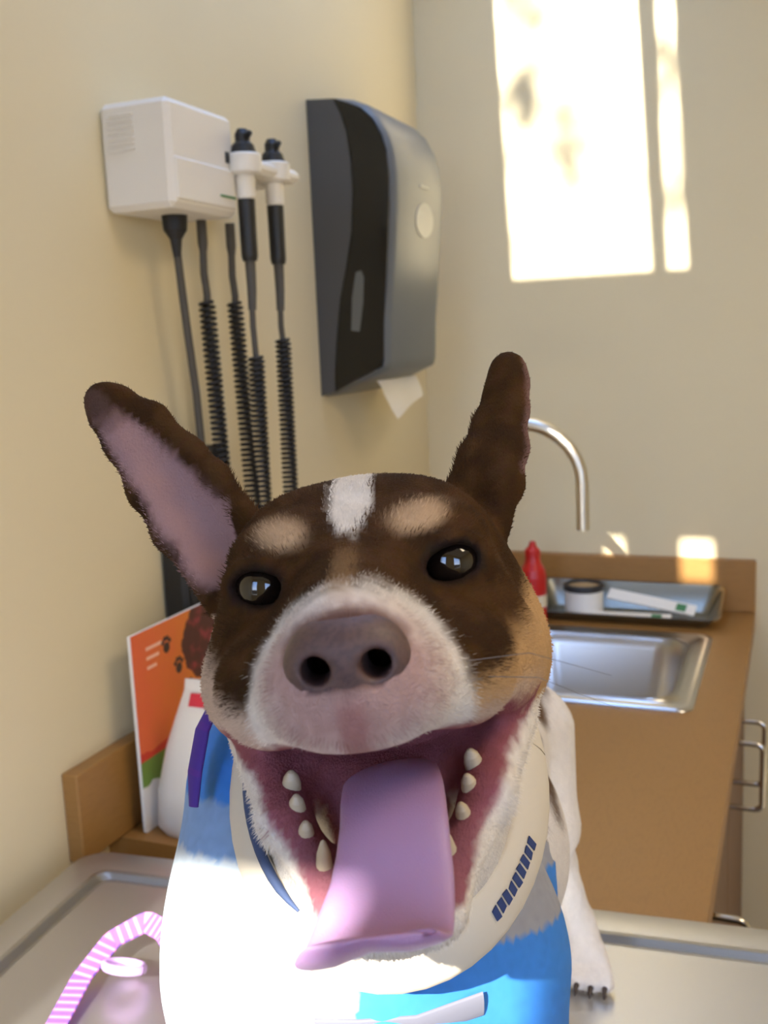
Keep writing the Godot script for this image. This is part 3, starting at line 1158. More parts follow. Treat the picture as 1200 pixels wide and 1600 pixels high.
func net_mesh(parts: Array) -> ArrayMesh:
	var arr := []
	arr.resize(Mesh.ARRAY_MAX)
	arr[Mesh.ARRAY_VERTEX] = parts[0]
	arr[Mesh.ARRAY_NORMAL] = parts[1]
	arr[Mesh.ARRAY_COLOR] = parts[2]
	arr[Mesh.ARRAY_INDEX] = parts[3]
	var m := ArrayMesh.new()
	m.add_surface_from_arrays(Mesh.PRIMITIVE_TRIANGLES, arr)
	return m

# ------------------------------------------------------------------ the dog
var HEAD: Transform3D          # head frame: x to the dog's left ear side in view, y up, z along the muzzle
var fur_noise := FastNoiseLite.new()

func smooth(lo: float, hi: float, x: float) -> float:
	return smoothstep(lo, hi, x)

func over(edge: float, x: float) -> float:
	return 1.0 if x >= edge else 0.0

func head_field() -> Field:
	var f := Field.new()
	# skull
	f.cone(Vector3(-0.012, -0.013, -0.058), 0.0405, Vector3(0.012, -0.013, -0.058), 0.0405, 0.02)
	f.cone(Vector3(0, -0.009, -0.060), 0.038, Vector3(0, -0.010, -0.022), 0.029, 0.02)
	for s in [-1.0, 1.0]:
		f.cone(Vector3(s * 0.019, 0.001, -0.035), 0.0255, Vector3(s * 0.020, -0.003, -0.016), 0.019, 0.016)
		f.cone(Vector3(s * 0.022, 0.0105, -0.0150), 0.0085, Vector3(s * 0.034, 0.0075, -0.0195), 0.0085, 0.010)    # brow
		f.cone(Vector3(s * 0.033, -0.030, -0.046), 0.027, Vector3(s * 0.032, -0.025, -0.018), 0.019, 0.016)      # cheek
		f.cone(Vector3(s * 0.037, -0.040, -0.040), 0.0215, Vector3(s * 0.0385, -0.036, -0.018), 0.0155, 0.014)   # lower cheek
		f.cone(Vector3(s * 0.036, -0.0340, -0.016), 0.0155, Vector3(s * 0.0270, -0.0305, 0.016), 0.0148, 0.014)   # flews
		f.cone(Vector3(s * 0.0270, -0.0305, 0.016), 0.0148, Vector3(s * 0.0115, -0.0290, 0.043), 0.0138, 0.014)
		for i in 12:                                                                                          # eyelids
			var a0 := TAU * i / 12.0
			var a1 := TAU * (i + 1) / 12.0
			var lid := func(a: float) -> Vector3:
				return Vector3(s * (0.0306 + 0.0098 * cos(a)), -0.0005 + 0.0072 * sin(a) + 0.0012 * cos(a), 0.0005 - 0.0035 * absf(cos(a)) - 0.0030 * maxf(cos(a), 0.0) + 0.0012 * sin(a))
			f.cone(lid.call(a0), 0.0027, lid.call(a1), 0.0027, 0.0035)
		f.ball(Vector3(s * 0.0335, -0.0105, -0.0150), 0.0110, 0.012)                                              # below the eye
	f.cone(Vector3(0, -0.016, -0.006), 0.026, Vector3(0, -0.021, 0.043), 0.0175, 0.016)                     # muzzle
	f.cone(Vector3(0, -0.002, -0.014), 0.0145, Vector3(0, -0.0125, 0.046), 0.0105, 0.012)                   # bridge
	f.ball(Vector3(0, -0.030, 0.046), 0.0125, 0.01)
	# lower jaw
	for s in [-1.0, 1.0]:
		f.cone(Vector3(s * 0.041, -0.056, -0.030), 0.0120, Vector3(s * 0.0325, -0.0735, 0.002), 0.0078, 0.006)
		f.cone(Vector3(s * 0.0325, -0.0735, 0.002), 0.0078, Vector3(s * 0.0145, -0.0950, 0.027), 0.0068, 0.006)
	f.cone(Vector3(-0.012, -0.097, 0.029), 0.0085, Vector3(0.012, -0.097, 0.029), 0.0085, 0.008)
	f.cone(Vector3(0, -0.082, -0.035), 0.027, Vector3(0, -0.099, 0.018), 0.0125, 0.014)
	# neck and throat
	f.cone(Vector3(0, -0.035, -0.070), 0.046, Vector3(-0.006, -0.092, -0.120), 0.052, 0.02)
	f.cone(Vector3(0, -0.070, -0.055), 0.042, RC + RV * 0.028 + RN * 0.004, 0.048, 0.02)
	# ears, as fans of thin ribs
	ear(f, [Vector3(-0.043, 0.027, -0.062), Vector3(-0.055, 0.045, -0.069), Vector3(-0.063, 0.0545, -0.073), Vector3(-0.076, 0.0695, -0.074), Vector3(-0.090, 0.0775, -0.074), Vector3(-0.0955, 0.0780, -0.074)], [Vector3(-0.062, -0.010, -0.055), Vector3(-0.0800, 0.019, -0.066), Vector3(-0.0885, 0.037, -0.070), Vector3(-0.0945, 0.057, -0.072), Vector3(-0.0965, 0.0690, -0.072), Vector3(-0.0968, 0.0755, -0.073)], Vector3(0.006, -0.004, -0.016))
	ear(f, [Vector3(0.034, 0.020, -0.070), Vector3(0.0455, 0.038, -0.076), Vector3(0.0530, 0.050, -0.086), Vector3(0.0600, 0.0615, -0.093), Vector3(0.0630, 0.067, -0.096), Vector3(0.0640, 0.0690, -0.098)], [Vector3(0.053, 0.008, -0.054), Vector3(0.0585, 0.021, -0.065), Vector3(0.0625, 0.035, -0.075), Vector3(0.0645, 0.051, -0.086), Vector3(0.0655, 0.062, -0.093), Vector3(0.0655, 0.0690, -0.097)], Vector3(-0.004, -0.002, -0.012))
	return f

func ear(f: Field, upper: Array, lower: Array, cup: Vector3) -> void:
	# two edges from base to tip, bowed between them
	var n := 11
	var depth := [1.0, 0.85, 0.65, 0.4, 0.2, 0.1]
	for i in n:
		var u := lerpf(0.07, 0.93, float(i) / (n - 1))
		var bow := 4.0 * u * (1.0 - u)
		var last := Vector3.ZERO
		for k in upper.size():
			var p: Vector3 = upper[k].lerp(lower[k], u) + cup * bow * depth[k]
			if k > 0:
				f.cone(last, lerpf(0.0036, 0.0018, (k - 1) / 5.0), p, lerpf(0.0036, 0.0018, k / 5.0), 0.0075)
			last = p

func mouth(p: Vector3) -> float:                      # distance to the open mouth's hollow
	var a := Vector3(0, -0.0540, -0.016)
	var b := Vector3(0, -0.0665, 0.052)
	var q := Vector3(0, p.y - 2.0 * p.x * p.x, p.z)
	var h := clampf((q - a).dot(b - a) / (b - a).length_squared(), 0, 1)
	q.x = p.x * lerpf(0.20, 0.50, minf(1.0, h * 1.3))
	return (q - a - (b - a) * h).length() - lerpf(0.0075, 0.0215, h)

func head_shape(p: Vector3, d: float) -> float:
	# eye openings, narrowed by the lids
	for s in [-1.0, 1.0]:
		var e := (p - Vector3(s * 0.0308, -0.0005, 0.0020))
		e = Vector3(e.x, (e.y - s * e.x * 0.13) * 1.62, e.z * 0.55)
		var ed := e.length() - 0.0088
		var k := 0.0015
		var t := maxf(k - absf(d + ed), 0.0) / k
		d = maxf(d, -ed) + t * t * k * 0.25
	if p.z > 0.02:
		for s in [-1.0, 1.0]:
			d = maxf(d, 0.0048 - _to_line(p, Vector3(s * 0.0074, -0.0198, 0.068), Vector3(s * 0.0085, -0.0190, 0.030)))
	var m := mouth(p)
	if m < 0.02:
		var k := 0.003
		var t := maxf(k - absf(d + m), 0.0) / k
		d = maxf(d, -m) + t * t * k * 0.25
	return d

func _to_line(p: Vector3, a: Vector3, b: Vector3) -> float:
	var h := clampf((p - a).dot(b - a) / (b - a).length_squared(), 0, 1)
	return (p - a - (b - a) * h).length()

func head_paint(p: Vector3, n: Vector3) -> Color:
	var x := absf(p.x)
	var nz := fur_noise.get_noise_3d(p.x * 900.0, p.y * 500.0, p.z * 500.0)
	var nb := fur_noise.get_noise_3d(p.x * 160.0 + 50, p.y * 160.0, p.z * 160.0)
	var brown := Color(0.066, 0.032, 0.0125).lerp(Color(0.040, 0.0205, 0.0095), smooth(-0.3, 0.4, nb))
	var tan_ := Color(0.46, 0.28, 0.13)
	var white := Color(0.72, 0.66, 0.58)
	var c := brown
	var wob := 0.0025 * nb + 0.0015 * nz
	# ear insides
	var le := p.x < -0.050 and p.y > 1.35 * (p.x + 0.050) * -1.0 - 0.030 and p.z < -0.040 and p.y > -0.012
	var re := p.x > 0.048 and p.y > 0.026 and p.z < -0.050
	if le or re:
		var inner := 0.0
		if le:
			inner = smooth(0.15, 0.5, n.z)
			# the rim stays brown: distance from the middle line of the ear
			var t := clampf((p - Vector3(-0.056, 0.012, -0.07)).dot(Vector3(-0.042, 0.064, 0)) / 0.00586, 0.0, 1.0)
			var ax := Vector3(-0.056, 0.012, 0).lerp(Vector3(-0.098, 0.076, 0), t)
			var off := Vector2(p.x - ax.x, p.y - ax.y).length()
			inner *= 1.0 - smooth(0.0090, 0.0135, off * lerpf(0.8, 2.1, t * t) + wob)
			inner *= 1.0 - 0.85 * smooth(0.78, 0.95, t + 20.0 * wob)
		else:
			inner = smooth(0.6, 0.95, n.x) * 0.5
		return c.lerp(Color(0.33, 0.20, 0.195), inner)
	# tan cheeks and lower sides of the face
	var lowside := smooth(-0.016, -0.025, p.y + 0.25 * (p.z + 0.01) + wob)
	c = c.lerp(tan_ if p.x > 0.0 else Color(0.55, 0.41, 0.31), lowside * smooth(-0.080, -0.060, p.z))
	# white muzzle, an arch over the nose
	var arch := Vector2(x / 0.0300, (p.y + 0.040) / 0.0372).length() - 0.10 * smooth(0.0, 0.05, p.z)
	var wm := smooth(1.06, 0.92, arch + wob * 30.0) * smooth(-0.006, 0.010, p.z)
	c = c.lerp(white, wm)
	# paler lower face between tan and white
	c = c.lerp(Color(0.58, 0.44, 0.36), 0.8 * smooth(-0.034, -0.044, p.y + wob) * smooth(-0.02, 0.01, p.z) * (1.0 - wm))
	# pinkish skin round the nose and along the lips
	var nd := Vector3(p.x * 0.72, p.y + 0.024, (p.z - 0.056) * 0.8).length()
	c = c.lerp(Color(0.37, 0.20, 0.175), smooth(0.026, 0.012, nd + wob) * 0.85)
	c = c.lerp(Color(0.30, 0.13, 0.115), 0.7 * smooth(0.0055, 0.002, x) * smooth(-0.026, -0.032, p.y) * over(0.04, p.z))
	# brown cap over the nose leather
	var cap := Vector2(p.x / 0.0165, (p.y + 0.0155) / 0.0105).length()
	c = c.lerp(Color(0.150, 0.082, 0.066), smooth(1.15, 0.85, cap + 20.0 * wob) * over(0.028, p.z))
	# blaze and brow spots
	c = c.lerp(white, smooth(0.0020, 0.0, x + 0.5 * wob - lerpf(0.0022, 0.0060, smooth(0.011, 0.022, p.y))) * smooth(0.010, 0.0165, p.y + wob) * over(-0.062, p.z))
	c = c.lerp(tan_, 0.35 * smooth(0.005, 0.002, x) * smooth(0.012, 0.004, p.y) * smooth(-0.006, 0.0, p.y) * over(0.0, p.z + 0.02))
	var sp := Vector2((x - 0.0225) / 0.0095, (p.y - 0.0155 - 0.12 * (x - 0.0225)) / 0.0055).length()
	c = c.lerp(Color(0.46, 0.31, 0.185), smooth(1.35, 0.45, sp + wob * 60.0) * over(-0.04, p.z))
	# dark rims of the eyes
	var ey := Vector3((x - 0.0308), p.y * 1.45, (p.z - 0.001) * 0.4)
	c = c.lerp(Color(0.030, 0.019, 0.014), smooth(0.0122, 0.0088, ey.length()))
	# jaw and throat are white
	if p.y < -0.050:
		var jaw := smooth(-0.050, -0.060, p.y + 0.25 * clampf(p.z, -0.1, 0.0) + wob)
		c = c.lerp(white, jaw)
	# lips and gums: the inner, upper face of the lower jaw
	if p.y < -0.048 and p.z > -0.03:
		var arm := _to_line(Vector3(x, p.y, p.z), Vector3(0.041, -0.056, -0.030), Vector3(0.0325, -0.0735, 0.002))
		arm = minf(arm, _to_line(Vector3(x, p.y, p.z), Vector3(0.0325, -0.0735, 0.002), Vector3(0.0145, -0.0950, 0.027)))
		var turned := n.dot(Vector3(-signf(p.x) * 0.72, 0.55, 0.42))
		c = c.lerp(Color(0.30, 0.105, 0.13), smooth(0.05, 0.40, turned + 30.0 * wob) * smooth(0.014, 0.010, arm))
	if p.y < -0.052 and p.z > -0.02 and x < 0.030 and n.y > 0.05:
		c = c.lerp(Color(0.27, 0.10, 0.12), smooth(0.05, 0.3, n.y) * smooth(0.030, 0.024, x))
	# mouth lining
	var m := mouth(p)
	if m < 0.0060:
		c = c.lerp(Color(0.26, 0.085, 0.095), smooth(0.0060, 0.0028, m + wob) * smooth(-0.030, -0.038, p.y - 0.15 * x + 0.012))
	if p.z > 0.02 and _to_line(Vector3(x, p.y, p.z), Vector3(0.0074, -0.0198, 0.068), Vector3(0.0085, -0.0190, 0.030)) < 0.0058:
		return Color(0.085, 0.050, 0.048)
	var g := 1.0 + 0.16 * nz
	return Color(c.r * g, c.g * g, c.b * g)

func dog() -> void:
	fur_noise.seed = 7
	fur_noise.frequency = 0.35
	fur_noise.fractal_octaves = 3
	# head frame in the room
	HEAD = Transform3D(Basis(Vector3(0.935, 0.098, -0.341), Vector3(-0.146, 0.982, -0.117), Vector3(0.324, 0.159, 0.933)).orthonormalized(), at(0.578, 0.459, 1.704))
	var base := at(0.52, 0.02, 1.45)
	var root := thing("dog", "brown and white small dog with open mouth standing on table", "dog", base)
	var fur := mat("fur", Color.WHITE, 0.75)
	fur.vertex_color_use_as_albedo = true
	relief(fur, 0.06, 28.0, 5.0, 12)
	fur.uv1_scale = Vector3(34, 20, 20)
	fur.metallic_specular = 0.12
	var vs := PackedVector3Array()
	var ns := PackedVector3Array()
	var cs := PackedColorArray()
	var ix := PackedInt32Array()
	var t0 := Time.get_ticks_msec()
	var place := HEAD
	var got := net(head_field(), Vector3(-0.112, -0.145, -0.165), Vector3(0.085, 0.095, 0.075), 0.0023, head_shape, head_paint, place, vs, ns, cs, ix)
	print("head ", Time.get_ticks_msec() - t0, " ", got[0].size())
	var bf := body_field()
	var same := func(_p: Vector3, d: float) -> float: return d
	got = net(bf, at(0.36, 0.0, 1.16), at(0.68, 0.42, 1.72), 0.0040, same, body_paint, Transform3D.IDENTITY, got[0], got[1], got[2], got[3])
	print("body ", Time.get_ticks_msec() - t0, " ", got[0].size())
	obj("body", net_mesh(got), fur, root)
	coat(root, got)
	face_parts(root)
	harness(root, bf)
	print("harness ", Time.get_ticks_msec() - t0)

# short hairs lying back from the nose, set on the skin
func coat(root: Node3D, skin: Array) -> void:
	var vs: PackedVector3Array = skin[0]
	var ns: PackedVector3Array = skin[1]
	var cs: PackedColorArray = skin[2]
	var ix: PackedInt32Array = skin[3]
	var st := begin()
	for k in 2:
		var w0 := 0.00017 if k == 0 else 0.00013
		var w1 := 0.00013 if k == 0 else 0.00002
		var a := [Vector3(-w0, 0.02 * k, -0.5 * k), Vector3(w0, 0.02 * k, -0.5 * k), Vector3(w1, 0.02 * (k + 1) - 0.03 * k, -0.5 * (k + 1)), Vector3(-w1, 0.02 * (k + 1) - 0.03 * k, -0.5 * (k + 1))]
		for f in [[0, 2, 1], [0, 3, 2]]:
			for j in f:
				st.set_normal(Vector3(0, 1, 0))
				st.add_vertex(a[j])
	var mm := MultiMesh.new()
	mm.transform_format = MultiMesh.TRANSFORM_3D
	mm.use_colors = true
	mm.mesh = st.commit()
	var inv := HEAD.affine_inverse()
	var rng := RandomNumberGenerator.new()
	rng.seed = 21
	var put := []
	var tints := []
	for i in range(0, ix.size(), 3):
		var a := vs[ix[i]]
		var area := (vs[ix[i + 1]] - a).cross(vs[ix[i + 2]] - a).length() * 0.5
		var want := area * 7.0e5 * (1.0 if a.z > 1.45 else 0.30)
		var n := ns[ix[i]]
		var h := inv * a
		if mouth(h) < 0.006 and h.z > -0.02:
			continue
		if Vector3(h.x, h.y + 0.019, h.z - 0.056).length() < 0.0185 or Vector3(absf(h.x) - 0.0308, h.y * 1.3, (h.z - 0.001) * 0.4).length() < 0.0115:
			continue
		if h.y < -0.050 and h.z > -0.03 and absf(h.x) < 0.034 and (inv.basis * n).y > -0.1:
			continue
		var c := cs[ix[i]]
		while want > 0.0 and rng.randf() < want:
			want -= 1.0
			var u := rng.randf()
			var v := rng.randf() * (1.0 - u)
			var p := a + (vs[ix[i + 1]] - a) * u + (vs[ix[i + 2]] - a) * v
			var flow := HEAD.basis * (h - Vector3(0, -0.018, 0.066)) if h.y > -0.16 and h.z > -0.18 else Vector3(0, -1, 0)
			flow += Vector3(rng.randf_range(-1, 1), rng.randf_range(-1, 1), rng.randf_range(-1, 1)) * flow.length() * 0.22
			flow = (flow - n * flow.dot(n)).normalized()
			var lift := (flow + n * rng.randf_range(0.04, 0.13)).normalized()
			var L := rng.randf_range(0.0028, 0.0050) * (0.5 if absf(h.x) > 0.05 and h.y > -0.01 else 1.0)
			var side := lift.cross(n).normalized()
			var up := side.cross(lift)
			put.append(Transform3D(Basis(side, up * L, -lift * L), p - n * 0.0002))
			var g := rng.randf_range(0.88, 1.14)
			tints.append(Color(c.r * g, c.g * g, c.b * g))
	mm.instance_count = put.size()
	for i in put.size():
		mm.set_instance_transform(i, put[i])
		mm.set_instance_color(i, tints[i])
	print("hairs ", put.size())
	var o := MultiMeshInstance3D.new()
	o.name = "coat"
	o.multimesh = mm
	var hm := mat("hair", Color.WHITE, 0.7)
	hm.vertex_color_use_as_albedo = true
	hm.metallic_specular = 0.12
	o.material_override = hm
	o.position = -root.position
	o.set_meta("kind", "stuff")
	root.add_child(o, true)

func hd(x: float, y: float, z: float) -> Vector3:
	return HEAD * Vector3(x, y, z)

func body_field() -> Field:
	var f := Field.new()
	# neck into the chest
	f.cone(hd(-0.006, -0.085, -0.112), 0.047, at(0.527, 0.275, 1.585), 0.055, 0.03)
	f.cone(at(0.495, 0.322, 1.588), 0.049, at(0.490, 0.270, 1.600), 0.046, 0.03)
	f.cone(at(0.492, 0.262, 1.605), 0.043, at(0.560, 0.258, 1.575), 0.045, 0.03)
	f.cone(at(0.527, 0.245, 1.61), 0.050, at(0.520, 0.240, 1.47), 0.066, 0.03)
	f.cone(at(0.520, 0.240, 1.47), 0.066, at(0.490, 0.240, 1.30), 0.052, 0.03)
	# front legs
	for q in [[0.482, 1.618, 0.455, 1.622], [0.572, 1.578, 0.590, 1.585]]:
		f.cone(at(q[0], 0.235, q[1]), 0.036, at(q[2], 0.150, q[3] - 0.012), 0.023, 0.02)
		f.cone(at(q[2], 0.150, q[3] - 0.012), 0.019, at(q[2], 0.062, q[3]), 0.014, 0.012)
		f.cone(at(q[2], 0.062, q[3]), 0.014, at(q[2], 0.038, q[3] + 0.006), 0.016, 0.01)
		for k in [-0.012, -0.004, 0.004, 0.012]:
			f.cone(at(q[2] + k, 0.036, q[3] + 0.004), 0.0095, at(q[2] + k * 1.25, 0.030, q[3] + 0.026), 0.0085, 0.004)
	# hind legs: thigh, knee forward, hock back, foot
	var H := [[0.516, 0.542, 0.540, 0.552, 0.564], [0.458, 0.436, 0.440, 0.436, 0.428]]
	for i in 2:
		var q: Array = H[i]
		f.cone(at(q[0], 0.232, 1.272), 0.042, at(q[1] - 0.006, 0.168, 1.285), 0.026, 0.02)
		f.cone(at(q[1] - 0.006, 0.168, 1.285), 0.024, at(q[2], 0.122, 1.252), 0.0125, 0.012)
		f.cone(at(q[2], 0.124, 1.252), 0.0125, at(q[3] - 0.002, 0.062, 1.232), 0.0125, 0.008)
		f.cone(at(q[3] - 0.002, 0.062, 1.232), 0.0125, at(q[3] + 0.004, 0.042, 1.238), 0.0165, 0.008)
		for k in [-0.0145, -0.0050, 0.0050, 0.0145]:
			f.cone(at(q[3] + 0.003 + k * 0.8, 0.041, 1.240), 0.0085, at(q[4] - 0.003 + k * 1.1, 0.0285, 1.262 - absf(k) * 0.25), 0.0072, 0.0022)
	# tail
	f.cone(at(0.488, 0.26, 1.26), 0.014, at(0.485, 0.245, 1.22), 0.009, 0.012)
	f.cone(at(0.485, 0.245, 1.22), 0.009, at(0.485, 0.17, 1.20), 0.006, 0.01)
	return f

func body_paint(p: Vector3, _n: Vector3) -> Color:
	var nb := fur_noise.get_noise_3d(p.x * 60.0, p.y * 60.0, p.z * 60.0)
	var nz := fur_noise.get_noise_3d(p.x * 700.0, p.y * 300.0, p.z * 700.0)
	var white := Color(0.76, 0.70, 0.63)
	var c := white.lerp(Color(0.12, 0.07, 0.04), smooth(-0.01, 0.01, p.y - TOP - 0.275 + 0.03 * nb) * smooth(1.56, 1.53, p.z))
	var g := 1.0 + 0.10 * nz
	return Color(c.r * g, c.g * g, c.b * g)

func face_parts(root: Node3D) -> void:
	# claws of the hind paw in view and the one behind it
	var horn := mat("claw", srgb(58, 46, 44), 0.4)
	for x in [0.561, 0.425]:
		for k in [-0.0145, -0.0050, 0.0050, 0.0145]:
			var cst := begin()
			var z := 1.262 - absf(k) * 0.25
			tube(cst, [at(x + k * 1.1, 0.0285, z + 0.005), at(x + k * 1.12, 0.0280, z + 0.0095), at(x + k * 1.14, 0.0235, z + 0.0130)], [0.0024, 0.0019, 0.0006], 8)
			obj("claw", cst, horn, root)
	# eyes
	var eye := mat("eye", srgb(26, 18, 14), 0.06)
	eye.clearcoat_enabled = true
	eye.clearcoat = 1.0
	eye.clearcoat_roughness = 0.03
	for s in [-1.0, 1.0]:
		var sp := SphereMesh.new()
		sp.radius = 0.0094
		sp.height = 0.0188
		sp.radial_segments = 40
		sp.rings = 20
		var o := obj("eye", sp, eye, root)
		o.position += hd(s * 0.0305, -0.0005, -0.0074)
	# nose leather with nostrils
	var nf := Field.new()
	nf.cone(Vector3(-0.0055, -0.0160, 0.0530), 0.0092, Vector3(0.0055, -0.0160, 0.0530), 0.0092, 0.006)
	nf.cone(Vector3(0, -0.0180, 0.0560), 0.0080, Vector3(0, -0.0270, 0.0545), 0.0078, 0.008)
	for s in [-1.0, 1.0]:
		nf.ball(Vector3(s * 0.0098, -0.0205, 0.0535), 0.0072, 0.006)
	var nose_shape := func(p: Vector3, d: float) -> float:
		for s in [-1.0, 1.0]:
			var a := Vector3(s * 0.0076, -0.0200, 0.0680)
			var b := Vector3(s * 0.0085, -0.0192, 0.0380)
			var h := clampf((p - a).dot(b - a) / (b - a).length_squared(), 0, 1)
			var hole := (p - a - (b - a) * h).length() - lerpf(0.0040, 0.0034, h)
			var k := 0.0018
			var t := maxf(k - absf(d + hole), 0.0) / k
			d = maxf(d, -hole) + t * t * k * 0.25
		var groove := Vector2(p.x, p.z - 0.0665).length() - 0.0012
		if p.y < -0.0245 and p.y > -0.034:
			d = maxf(d, -groove)
		return d
	var nose_paint := func(p: Vector3, _n: Vector3) -> Color:
		var k := fur_noise.get_noise_3d(p.x * 1500.0, p.y * 1500.0, p.z * 1500.0)
		var c := Color(0.125, 0.070, 0.062).lerp(Color(0.085, 0.050, 0.048), smooth(-0.2, 0.4, k))
		return c
	var nose := mat("nose", Color.WHITE, 0.38)
	nose.vertex_color_use_as_albedo = true
	relief(nose, 0.12, 60.0, 4.0, 41)
	var got := net(nf, Vector3(-0.021, -0.036, 0.038), Vector3(0.021, 0.0, 0.070), 0.0010, nose_shape, nose_paint, HEAD, PackedVector3Array(), PackedVector3Array(), PackedColorArray(), PackedInt32Array())
	obj("nose", net_mesh(got), nose, root)
	# tongue
	var tm := mat("tongue", srgb(164, 130, 168), 0.4)
	tm.subsurf_scatter_enabled = true
	tm.subsurf_scatter_strength = 0.15
	relief(tm, 0.09, 40.0, 3.0, 44)
	var pts := []
	var ax := []
	var ay := []
	var sides := []
	var way := [Vector3(0.002, -0.0660, -0.012), Vector3(0.003, -0.0625, 0.006), Vector3(0.004, -0.0630, 0.022), Vector3(0.0045, -0.0670, 0.035), Vector3(0.004, -0.0735, 0.0435), Vector3(0.003, -0.0800, 0.0495), Vector3(0.001, -0.0855, 0.0565), Vector3(-0.001, -0.0885, 0.0635), Vector3(-0.002, -0.0880, 0.0705), Vector3(-0.003, -0.0850, 0.0755), Vector3(-0.003, -0.0825, 0.0775)]
	var wid := [0.013, 0.0150, 0.0155, 0.0155, 0.0160, 0.0170, 0.0185, 0.0198, 0.0200, 0.0180, 0.0130]
	var thk := [0.004, 0.004, 0.0038, 0.0036, 0.0034, 0.0032, 0.0030, 0.0028, 0.0024, 0.0018, 0.0009]
	var cur := Curve3D.new()
	for i in way.size():
		var tan_: Vector3 = (way[mini(i + 1, way.size() - 1)] - way[maxi(i - 1, 0)]) / 6.0
		cur.add_point(way[i], -tan_, tan_)
	for i in 41:
		var u := i / 40.0 * (way.size() - 1)
		var k := mini(int(u), way.size() - 2)
		var fr := u - k
		pts.append(HEAD * cur.sample(k, fr))
		ax.append(lerpf(wid[k], wid[k + 1], fr))
		ay.append(lerpf(thk[k], thk[k + 1], fr))
		sides.append(HEAD.basis * Vector3(1, 0.10, 0))
	var st := begin()
	tongue_sweep(st, pts, ax, ay, sides)
	obj("tongue", st, tm, root)
	# lower teeth
	var tooth := mat("tooth", srgb(196, 180, 150), 0.35)
	var spots := [[0.0270, -0.0690, 0.0065, 0.0028, 0.0050], [0.0240, -0.0750, 0.0135, 0.0025, 0.0045], [0.0185, -0.0830, 0.0220, 0.0026, 0.0100], [0.0290, -0.0632, -0.001, 0.0030, 0.0048]]
	for s in [-1.0, 1.0]:
		for q in spots:
			st = begin()
			var up := (Vector3(-s * 0.12, 0.9, 0.38)).normalized()
			var bas := HEAD.basis * Basis(Quaternion(Vector3.UP, up))
			lathe(st, hd(s * q[0], q[1], q[2]), [Vector2(q[3], -0.003), Vector2(q[3], 0.0), Vector2(q[3] * 0.8, q[4] * 0.5), Vector2(q[3] * 0.35, q[4] * 0.9), Vector2(0.0, q[4])], 12, bas)
			obj("tooth", st, tooth, root)
	# whiskers
	var wh := mat("whisker", srgb(120, 110, 100), 0.5)
	for s in [1.0]:
		for k in 2:
			st = begin()
			var p0 := Vector3(s * (0.020 + 0.002 * k), -0.026 - 0.004 * k, 0.036 - 0.006 * k)
			var p1 := p0 + Vector3(s * 0.028, 0.001 - 0.004 * k, 0.006)
			var p2 := p1 + Vector3(s * 0.022, -0.010 - 0.003 * k, -0.006)
			tube(st, [HEAD * p0, HEAD * p1, HEAD * p2], [0.00016, 0.00012, 0.00006], 5)
			obj("whisker", st, wh, root)

func tongue_sweep(st: SurfaceTool, pts: Array, ax: Array, ay: Array, sides: Array) -> void:
	# a flattened tube with a lengthwise hollow in the upper face
	var n := 28
	var rings := []
	for i in pts.size():
		var t: Vector3 = (pts[mini(i + 1, pts.size() - 1)] - pts[maxi(i - 1, 0)]).normalized()
		var s: Vector3 = sides[i]
		s = (s - t * s.dot(t)).normalized()
		var u := s.cross(t)
		if i < 3 and u.dot(HEAD.basis.y) < 0:
			pass
		var ring := []
		for k in n:
			var a := TAU * k / n
			var c := cos(a)
			var sn := sin(a)
			var hollow := -0.0026 * exp(-pow(c / 0.28, 2)) * maxf(sn, 0.0) + 0.0008
			ring.append(pts[i] + s * signf(c) * pow(absf(c), 0.85) * ax[i] + u * (sn * ay[i] + hollow * minf(1.0, ay[i] / 0.003)))
		rings.append(ring)
	st.set_smooth_group(0)
	for i in pts.size() - 1:
		for k in n:
			var k2 := (k + 1) % n
			var mid: Vector3 = (rings[i][k] + rings[i + 1][k2]) * 0.5
			var o: Vector3 = mid - (pts[i] + pts[i + 1]) * 0.5
			ftri(st, rings[i][k], rings[i][k2], rings[i + 1][k2], o)
			ftri(st, rings[i][k], rings[i + 1][k2], rings[i + 1][k], o)
	for e in [0, pts.size() - 1]:
		var o: Vector3 = (pts[0] - pts[1]) if e == 0 else (pts[e] - pts[e - 1])
		for k in n:
			ftri(st, pts[e], rings[e][k], rings[e][(k + 1) % n], o)
	st.generate_normals()

# ring round the neck: centre, and two half axes in the head frame
const RC := Vector3(-0.008, -0.088, -0.105)
const RV := Vector3(0, -0.722, 0.692)
const RN := Vector3(0, -0.692, -0.722)

func ring_at(a: float, rx: float, rv: float, along: float) -> Vector3:
	return HEAD * (RC + Vector3(1, 0, 0) * rx * cos(a) + RV * rv * sin(a) + RN * along)

